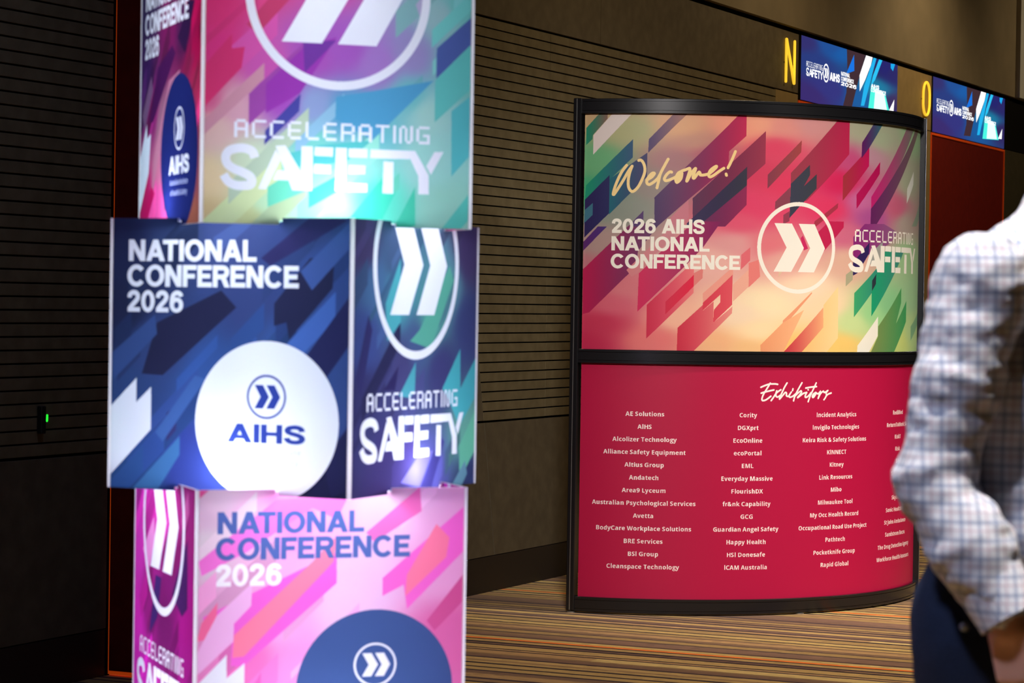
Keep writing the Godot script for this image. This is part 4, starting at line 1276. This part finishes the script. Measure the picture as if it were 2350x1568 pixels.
func net(f: Field, cell: float, st: SurfaceTool) -> void:
	var lo := Vector3.ONE * INF
	var hi := -Vector3.ONE * INF
	for q in f.bones:
		for e in 2:
			var r: float = q[2 + e] + 0.02
			lo = lo.min((q[e] as Vector3) - Vector3.ONE * r)
			hi = hi.max((q[e] as Vector3) + Vector3.ONE * r)
	var nx := int((hi.x - lo.x) / cell) + 2
	var ny := int((hi.y - lo.y) / cell) + 2
	var nz := int((hi.z - lo.z) / cell) + 2
	var g := PackedFloat32Array()
	g.resize(nx * ny * nz)
	g.fill(1.0)
	var s := 4
	var reach := cell * s * 0.9 + 0.02
	for bz in range(0, nz, s):
		for by in range(0, ny, s):
			for bxx in range(0, nx, s):
				var mid := lo + Vector3(bxx + 1.5, by + 1.5, bz + 1.5) * cell
				var d := f.at(mid)
				if absf(d) > reach:
					if d < 0.0:
						for z in range(bz, mini(bz + s, nz)):
							for y in range(by, mini(by + s, ny)):
								for x in range(bxx, mini(bxx + s, nx)):
									g[(z * ny + y) * nx + x] = d
					continue
				for z in range(bz, mini(bz + s, nz)):
					for y in range(by, mini(by + s, ny)):
						for x in range(bxx, mini(bxx + s, nx)):
							g[(z * ny + y) * nx + x] = f.at(lo + Vector3(x, y, z) * cell)
	var id := PackedInt32Array()
	id.resize(nx * ny * nz)
	id.fill(-1)
	var v := PackedVector3Array()
	var step := [1, nx, nx * ny]
	for z in nz - 1:
		for y in ny - 1:
			var row := (z * ny + y) * nx
			for x in nx - 1:
				var o := row + x
				var inside := g[o] < 0.0
				if (g[o + 1] < 0.0) == inside and (g[o + nx] < 0.0) == inside and (g[o + nx + 1] < 0.0) == inside and (g[o + nx * ny] < 0.0) == inside and (g[o + nx * ny + 1] < 0.0) == inside and (g[o + nx * ny + nx] < 0.0) == inside and (g[o + nx * ny + nx + 1] < 0.0) == inside:
					continue
				var sum := Vector3.ZERO
				var n := 0
				for c in 8:
					var ca := Vector3i(c & 1, (c >> 1) & 1, (c >> 2) & 1)
					for axis in 3:
						if ca[axis] == 1:
							continue
						var ia: int = o + ca.x + ca.y * nx + ca.z * nx * ny
						var va := g[ia]
						var vb := g[ia + int(step[axis])]
						if (va < 0.0) != (vb < 0.0):
							var p := Vector3(ca)
							p[axis] += va / (va - vb)
							sum += p
							n += 1
				id[o] = v.size()
				v.append(lo + (Vector3(x, y, z) + sum / n) * cell)
	var faces := PackedInt32Array()
	for z in range(1, nz - 1):
		for y in range(1, ny - 1):
			for x in range(1, nx - 1):
				var o := (z * ny + y) * nx + x
				for axis in 3:
					var b: int = o + int(step[axis])
					if (g[o] < 0.0) == (g[b] < 0.0):
						continue
					var u: int = step[(axis + 1) % 3]
					var w: int = step[(axis + 2) % 3]
					var q := [id[o], id[o - u], id[o - u - w], id[o - w]]
					if q.min() < 0:
						continue
					# clockwise seen from outside
					if g[o] < 0.0:
						faces.append_array(PackedInt32Array([q[0], q[2], q[1], q[0], q[3], q[2]]))
					else:
						faces.append_array(PackedInt32Array([q[0], q[1], q[2], q[0], q[2], q[3]]))
	var normals := PackedVector3Array()
	normals.resize(v.size())
	for i in range(0, faces.size(), 3):
		var nn := (v[faces[i + 2]] - v[faces[i]]).cross(v[faces[i + 1]] - v[faces[i]])
		for e in 3:
			normals[faces[i + e]] += nn
	for i in faces:
		st.set_normal(normals[i].normalized())
		st.add_vertex(v[i])


func build_person() -> void:
	# Local axes: x to the viewer's right, z towards the viewer; he walks to the right and a little towards us.
	var t := thing("person", "man in a pale checked shirt and dark jeans walking past, arm bent", "person", Vector3(-0.924, 0, -3.4375), deg_to_rad(25.55))
	var f := Vector3(0.82, 0, 0.57)       # the way he faces
	var r := Vector3(-0.57, 0, 0.82)      # his right
	var up := Vector3.UP
	var pelvis := Vector3(0.085, 0.98, -0.13)
	var waist := Vector3(0.098, 1.12, -0.13)
	var chest := Vector3(0.11, 1.33, -0.145)
	var yoke := Vector3(0.115, 1.455, -0.155)
	var neck := Vector3(0.165, 1.555, -0.16)
	var head := Vector3(0.215, 1.705, -0.14)
	var sr := Vector3(0.0, 1.462, 0.005)
	var er := Vector3(-0.066, 1.185, 0.03)
	var wr := Vector3(0.028, 1.012, 0.09)
	var sl := Vector3(0.228, 1.462, -0.31)
	var el := Vector3(0.2, 1.2, -0.37)
	var wl := Vector3(0.32, 1.02, -0.36)
	var hr := pelvis + r * 0.085 - up * 0.05
	var hl := pelvis - r * 0.085 - up * 0.05
	var kr := Vector3(0.045, 0.51, -0.05)
	var kl := Vector3(0.26, 0.51, -0.14)
	var ar := Vector3(-0.1, 0.1, -0.09)
	var al := Vector3(0.26, 0.085, -0.1)

	# body: one skin surface
	var st := tool()
	st.set_smooth_group(0)
	var body := Field.new()
	body.k = 0.05
	for s in [-1.0, 1.0]:
		body.bone(pelvis + r * s * 0.045, waist + r * s * 0.045, 0.085, 0.08)
		body.bone(waist + r * s * 0.045, chest + r * s * 0.07, 0.085, 0.095)
		body.bone(chest + r * s * 0.07, yoke + r * s * 0.1, 0.095, 0.06)
	body.bone(yoke, neck, 0.06, 0.055)
	body.bone(neck, head - up * 0.05, 0.054, 0.058)
	for q in [[sr, er, wr], [sl, el, wl]]:
		body.bone(q[0], q[1], 0.044, 0.031)
		body.bone(q[1], q[2], 0.031, 0.025)
	for q in [[hr, kr, ar], [hl, kl, al]]:
		body.bone(q[0], q[1], 0.08, 0.052)
		body.bone(q[1], q[2], 0.05, 0.035)
		body.bone(q[2], q[2] + f * 0.12 - up * 0.04, 0.035, 0.03)
	net(body, 0.013, st)
	# head on a finer grid: skull, jaw, nose, brows, chin, ears
	var hd := Field.new()
	hd.k = 0.03
	hd.bone(head + up * 0.035 - f * 0.025, head + up * 0.03 + f * 0.02, 0.082, 0.078)
	hd.bone(head + f * 0.03 - up * 0.01, head + f * 0.052 - up * 0.075, 0.062, 0.04)
	hd.bone(head - up * 0.04, neck, 0.058, 0.055)
	hd.bone(head + f * 0.095 + up * 0.02, head + f * 0.113 - up * 0.015, 0.009, 0.013)
	for s in [-1.0, 1.0]:
		hd.bone(head + f * 0.084 + up * 0.034 + r * 0.012 * s, head + f * 0.07 + up * 0.03 + r * 0.042 * s, 0.01, 0.01)
		hd.bone(head + r * 0.077 * s + up * 0.022 - f * 0.005, head + r * 0.07 * s - up * 0.022 + f * 0.002, 0.013, 0.009)
	hd.bone(head + f * 0.09 - up * 0.048 + r * 0.02, head + f * 0.09 - up * 0.048 - r * 0.02, 0.008, 0.008)
	net(hd, 0.006, st)
	# hands: palm, four fingers of unequal length with knuckle bends, and a thumb
	for side in [1.0, -1.0]:
		var w0: Vector3 = wr if side > 0.0 else wl
		var e0: Vector3 = er if side > 0.0 else el
		var d := ((w0 - e0).normalized() * 0.6 + Vector3(0.1, -0.9, 0.06)).normalized()
		var across: Vector3 = (d * f.dot(d) - f).normalized()    # from the thumb side to the little finger
		var palm_side: Vector3 = d.cross(across).normalized() * float(side)
		var h := Field.new()
		h.k = 0.012
		h.bone(w0 - d * 0.03, w0 + d * 0.02, 0.027, 0.027)
		for i in 4:
			var o: Vector3 = across * (i - 1.5) * 0.0195
			h.bone(w0 + d * 0.025 + o * 0.75, w0 + d * (0.088 - 0.004 * absf(i - 1.3)) + o, 0.0155, 0.0125)
		net_hand(h, w0, d, across, palm_side, st)
	put("body", st, M.skin, t)

	# shirt: the same trunk and arms, looser, with folds; open at neck, cuffs and waist
	var sh := Field.new()
	sh.k = 0.045
	sh.folds = FastNoiseLite.new()
	sh.folds.seed = 5
	sh.folds.frequency = 1.0
	sh.folds.fractal_octaves = 2
	sh.fold_depth = 0.006
	sh.fold_scale = Vector3(12, 24, 12)
	for s in [-1.0, 1.0]:
		sh.bone(pelvis + r * s * 0.05 + up * 0.06, waist + r * s * 0.05, 0.106, 0.106)
		sh.bone(waist + r * s * 0.05, chest + r * s * 0.075, 0.108, 0.112)
		sh.bone(chest + r * s * 0.075, yoke + r * s * 0.1, 0.11, 0.07)
	sh.bone(yoke, neck, 0.075, 0.066)
	sh.bone(yoke + r * 0.11, neck + r * 0.03, 0.066, 0.058)
	sh.bone(yoke - r * 0.11, neck - r * 0.03, 0.066, 0.058)
	sh.cuts.append([Vector3.DOWN, -1.065])
	sh.holes.append([neck + up * 0.03, neck + up * 0.2, 0.058, 0.1])
	var sleeves := []
	for q in [[sr, er, wr], [sl, el, wl]]:
		var a: Vector3 = q[0]
		var b: Vector3 = q[1]
		var c: Vector3 = q[2]
		var d := (c - b).normalized()
		var sv := Field.new()
		sv.k = 0.02
		sv.folds = sh.folds
		sv.fold_depth = 0.007
		sv.fold_scale = Vector3(13, 30, 13)
		sv.bone(a, a.lerp(b, 0.5), 0.07, 0.06)
		sv.bone(a.lerp(b, 0.5), b, 0.062, 0.051)
		sv.bone(b, b.lerp(c, 0.5), 0.051, 0.057)
		sv.bone(b.lerp(c, 0.5), c - d * 0.004, 0.057, 0.041)
		sv.holes.append([c + d * 0.006, c + d * 0.09, 0.031, 0.06])
		sleeves.append(sv)
	st = tool()
	net(sh, 0.0085, st)
	for sv in sleeves:
		net(sv, 0.007, st)
	var shirt := put("shirt", st, M.shirt, t)
	# collar and cuffs, stitched on as bands
	st = tool()
	band(st, neck - up * 0.015 + f * 0.004, (up * 0.95 - f * 0.25).normalized(), 0.069, 0.066, 0.045, 0.004)
	put("collar", st, M.shirt, shirt)
	for q in [[er, wr], [el, wl]]:
		var d: Vector3 = ((q[1] as Vector3) - (q[0] as Vector3)).normalized()
		st = tool()
		band(st, (q[1] as Vector3) - d * 0.055, d, 0.050, 0.0455, 0.062, 0.003)
		put("cuff", st, M.shirt, shirt)
	for i in 5:
		st = tool()
		var b := chest + f * (0.112 - 0.004 * i) + up * (0.08 - 0.075 * i)
		tube(st, [b, b + f * 0.004], 0.006, 10)
		put("button", st, M.eye, shirt)

	# jeans with belt, rivet and turned hems
	var jn := Field.new()
	jn.k = 0.05
	jn.folds = sh.folds
	jn.fold_depth = 0.006
	jn.fold_scale = Vector3(8, 13, 8)
	for s in [-1.0, 1.0]:
		jn.bone(pelvis + r * s * 0.05 + up * 0.08, pelvis + r * s * 0.055 - up * 0.03, 0.1, 0.1)
		jn.bone(pelvis + r * s * 0.055 - f * 0.035, pelvis + r * s * 0.055 - f * 0.03 - up * 0.06, 0.092, 0.09)
	for q in [[hr, kr, ar], [hl, kl, al]]:
		jn.bone(q[0], q[1], 0.09, 0.07)
		jn.bone(q[1], q[2], 0.07, 0.062)
	jn.cuts.append([Vector3.UP, 1.075])
	jn.cuts.append([Vector3.DOWN, -0.045])
	st = tool()
	net(jn, 0.012, st)
	var jeans := put("jeans", st, M.denim, t)
	st = tool()
	tube(st, [Vector3(-0.021, 0.987, 0.0) + Vector3(0, 0, 0.028), Vector3(-0.021, 0.987, 0.034)], 0.007, 12)
	put("rivet", st, M.silver, jeans)
	var bl := Field.new()
	bl.k = 0.05
	for s in [-1.0, 1.0]:
		bl.bone(pelvis + r * s * 0.05 + up * 0.06, pelvis + r * s * 0.05 + up * 0.12, 0.105, 0.105)
	bl.cuts = [[Vector3.UP, 1.08], [Vector3.DOWN, -1.047]]
	st = tool()
	net(bl, 0.008, st)
	put("belt", st, M.leather, t)
	for q in [ar, al]:
		var sh2 := Field.new()
		sh2.k = 0.03
		var a: Vector3 = q
		sh2.bone(Vector3(a.x, 0.05, a.z) - f * 0.03, Vector3(a.x, 0.05, a.z) + f * 0.08, 0.05, 0.047)
		sh2.bone(Vector3(a.x, 0.05, a.z) + f * 0.08, Vector3(a.x, 0.035, a.z) + f * 0.17, 0.047, 0.036)
		sh2.bone(Vector3(a.x, 0.05, a.z), a, 0.048, 0.045)
		sh2.cuts.append([Vector3.DOWN, -0.004])
		st = tool()
		net(sh2, 0.009, st)
		put("shoe", st, M.leather, t)
	# hair, eyes
	var hr2 := Field.new()
	hr2.k = 0.03
	hr2.bone(head + up * 0.045 - f * 0.03, head + up * 0.05 + f * 0.015, 0.088, 0.083)
	hr2.bone(head + up * 0.0 - f * 0.05, head - up * 0.03 - f * 0.045, 0.07, 0.055)
	hr2.holes.append([head + f * 0.085 + up * 0.0, head + f * 0.085 - up * 0.1, 0.075, 0.09])
	st = tool()
	net(hr2, 0.007, st)
	put("hair", st, M.hair, t)
	for s in [-1.0, 1.0]:
		var eye := SphereMesh.new()
		eye.radius = 0.012
		eye.height = 0.024
		var o := put("eye", eye, M.eye, t)
		o.position = head + f * 0.072 + up * 0.018 + r * 0.031 * s
		var iris := SphereMesh.new()
		iris.radius = 0.006
		iris.height = 0.012
		var i2 := put("iris", iris, M.iris, o)
		i2.position = f * 0.008


func net_hand(h: Field, w0: Vector3, d: Vector3, across: Vector3, palm_side: Vector3, st: SurfaceTool) -> void:
	net(h, 0.0035, st)
	var long := [0.072, 0.081, 0.075, 0.058]
	for i in 4:
		var o := across * (i - 1.5) * 0.0195
		var k0 := w0 + d * (0.088 - 0.004 * absf(i - 1.3)) + o
		var l: float = long[i]
		var d1 := (d + palm_side * 0.25).normalized()
		var d2 := (d + palm_side * 0.75).normalized()
		var d3 := (d + palm_side * 1.3).normalized()
		var fg := Field.new()
		fg.k = 0.006
		fg.bone(k0 - d * 0.012, k0 + d1 * l * 0.45, 0.0105, 0.0092)
		fg.bone(k0 + d1 * l * 0.45, k0 + d1 * l * 0.45 + d2 * l * 0.3, 0.0092, 0.0085)
		fg.bone(k0 + d1 * l * 0.45 + d2 * l * 0.3, k0 + d1 * l * 0.45 + d2 * l * 0.3 + d3 * l * 0.22, 0.0085, 0.0075)
		net(fg, 0.0035, st)
	var th := Field.new()
	th.k = 0.01
	var b := w0 + d * 0.03 - across * 0.022 + palm_side * 0.006
	var d4 := (d * 0.8 - across * 0.5 + palm_side * 0.35).normalized()
	var d5 := (d - across * 0.12 + palm_side * 0.3).normalized()
	th.bone(b, b + d4 * 0.042, 0.0145, 0.0115)
	th.bone(b + d4 * 0.042, b + d4 * 0.042 + d5 * 0.034, 0.0115, 0.0095)
	net(th, 0.0035, st)


func band(st: SurfaceTool, at: Vector3, axis: Vector3, r0: float, r1: float, high: float, thick: float) -> void:
	var u := axis.cross(Vector3.RIGHT if absf(axis.x) < 0.8 else Vector3.UP).normalized()
	var v := axis.cross(u)
	var n := 32
	for i in n:
		var e0 := u * cos(TAU * i / n) + v * sin(TAU * i / n)
		var e1 := u * cos(TAU * (i + 1) / n) + v * sin(TAU * (i + 1) / n)
		var m := (e0 + e1).normalized()
		var top := at + axis * high
		quad(st, at + e0 * r0, at + e1 * r0, top + e1 * r1, top + e0 * r1, m)
		quad(st, at + e0 * (r0 - thick), at + e1 * (r0 - thick), top + e1 * (r1 - thick), top + e0 * (r1 - thick), -m)
		quad(st, top + e0 * r1, top + e1 * r1, top + e1 * (r1 - thick), top + e0 * (r1 - thick), axis)
		quad(st, at + e0 * r0, at + e1 * r0, at + e1 * (r0 - thick), at + e0 * (r0 - thick), -axis)



func build_materials() -> void:
	bold = SystemFont.new()
	bold.font_names = PackedStringArray(["Droid Sans"])
	bold.font_weight = 700
	make_glyphs()
	M.carpet = carpet()
	M.ceiling = plain(Color("4a463f"), 0.95)
	M.far_wall = plain(Color("3c3833"), 0.9)
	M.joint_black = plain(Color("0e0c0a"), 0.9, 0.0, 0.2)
	M.slat = mottled(Color("675c43"), Color("786c51"), 1.5, 0.02, 0.75)
	M.panel = mottled(Color("584e3d"), Color("695e4a"), 1.5, 0.02, 0.75)
	M.dark_panel = mottled(Color("37321f"), Color("403a28"), 1.5, 0.02, 0.8)
	M.pier = mottled(Color("8a744c"), Color("967f55"), 1.5, 0.02, 0.7)
	M.plaster = mottled(Color("776a52"), Color("84765c"), 0.7, 0.01, 0.9)
	M.grey_plaster = mottled(Color("a9a79e"), Color("b6b4aa"), 0.7, 0.01, 0.9)
	M.skirting = plain(Color("2b221b"), 0.6)
	M.door_red = mottled(Color("6e1a12"), Color("7c2016"), 2.0, 0.02, 0.45)
	M.orange = glowing(Color("ff5a14"), 0.05)  # painted door trim; its brightness is partly put in as glow
	M.orange_glow = glowing(Color("ff5a14"), 0.22)  # open leaf's edge trim; glow added to make it bright
	M.black_metal = plain(Color("141414"), 0.45, 0.3)
	M.black_plastic = plain(Color("121212"), 0.5)
	M.anodised = plain(Color("26262a"), 0.24, 0.6, 0.7)
	M.silver = plain(Color("b9bbbd"), 0.3, 0.9)
	M.board = plain(Color("eceae6"), 0.7)
	M.board_lit = plain(Color("f2f2f6"), 0.6)
	M.board_lit.backlight_enabled = true
	M.board_lit.backlight = Color.WHITE
	M.board_lit.cull_mode = BaseMaterial3D.CULL_DISABLED
	M.led = glowing(Color("f4f6ff"), 1.0)
	M.lens = glowing(Color("fff0dc"), 1.2)
	M.green = glowing(Color("2cff3c"), 1.0)
	M.yellow = glowing(Color("ffcf38"), 0.85)
	var t := screen_print()
	M.screen = plain(Color.BLACK, 0.4)
	M.screen.emission_enabled = true
	M.screen.emission = Color.WHITE
	M.screen.emission_operator = BaseMaterial3D.EMISSION_OP_MULTIPLY
	M.screen.emission_texture = t
	M.screen.emission_energy_multiplier = 1.15
	M.screen.texture_repeat = false
	M.welcome = printed(welcome_print(), 0.42)
	M.exhibitors = printed(exhibitor_print(), 0.42)
	var white := Color("e6eef5")
	M.top_a = printed(face_a(3, 0.25, TOP_A_BG, TOP_A_SHARDS, Color("1d2766"), Color("dfe6f2"), Color("aab4d6"), white, white), 0.5, 1.0)
	M.top_b = printed(face_b(4, 0.09, TOP_B_BG, TOP_B_SHARDS), 0.5, 1.0)
	M.mid_a = printed(face_a(5, 0.15, MID_A_BG, MID_A_SHARDS, Color("e6eff5"), Color("2c3f8c"), Color("ccd3dc"), white, white), 0.5, 1.0)
	M.mid_b = printed(face_b(6, 0.17, MID_B_BG, MID_B_SHARDS), 0.5, 1.0)
	M.low_a = printed(face_a(7, 0.08, LOW_A_BG, LOW_A_SHARDS, Color("3f588c"), Color("edf2f8"), Color("b9c6e2"), Color("5068a6"), Color("ffffff")), 0.5, 1.0)
	M.low_b = printed(face_b(8, 0.2, LOW_B_BG, LOW_B_SHARDS), 0.5, 1.0)
	M.shirt = checked_cloth()
	M.denim = mottled(Color("141d33"), Color("24304c"), 14.0, 0.05, 0.9)
	M.skin = plain(Color("dba593"), 0.55)
	M.skin.subsurf_scatter_enabled = true
	M.skin.subsurf_scatter_strength = 0.15
	M.hair = plain(Color("3a3330"), 0.6)
	M.leather = plain(Color("2a1a12"), 0.45)
	M.eye = plain(Color("e8e6e2"), 0.2)
	M.iris = plain(Color("30241c"), 0.2)


func _ready() -> void:
	M.lens = glowing(Color("fff0dc"), 1.2)
	M.black_metal = plain(Color("141414"), 0.45, 0.3)
	set_camera_and_light()
	build_materials()
	build_room()
	build_doors()
	build_stand()
	build_tower()
	build_person()
	build_signs()
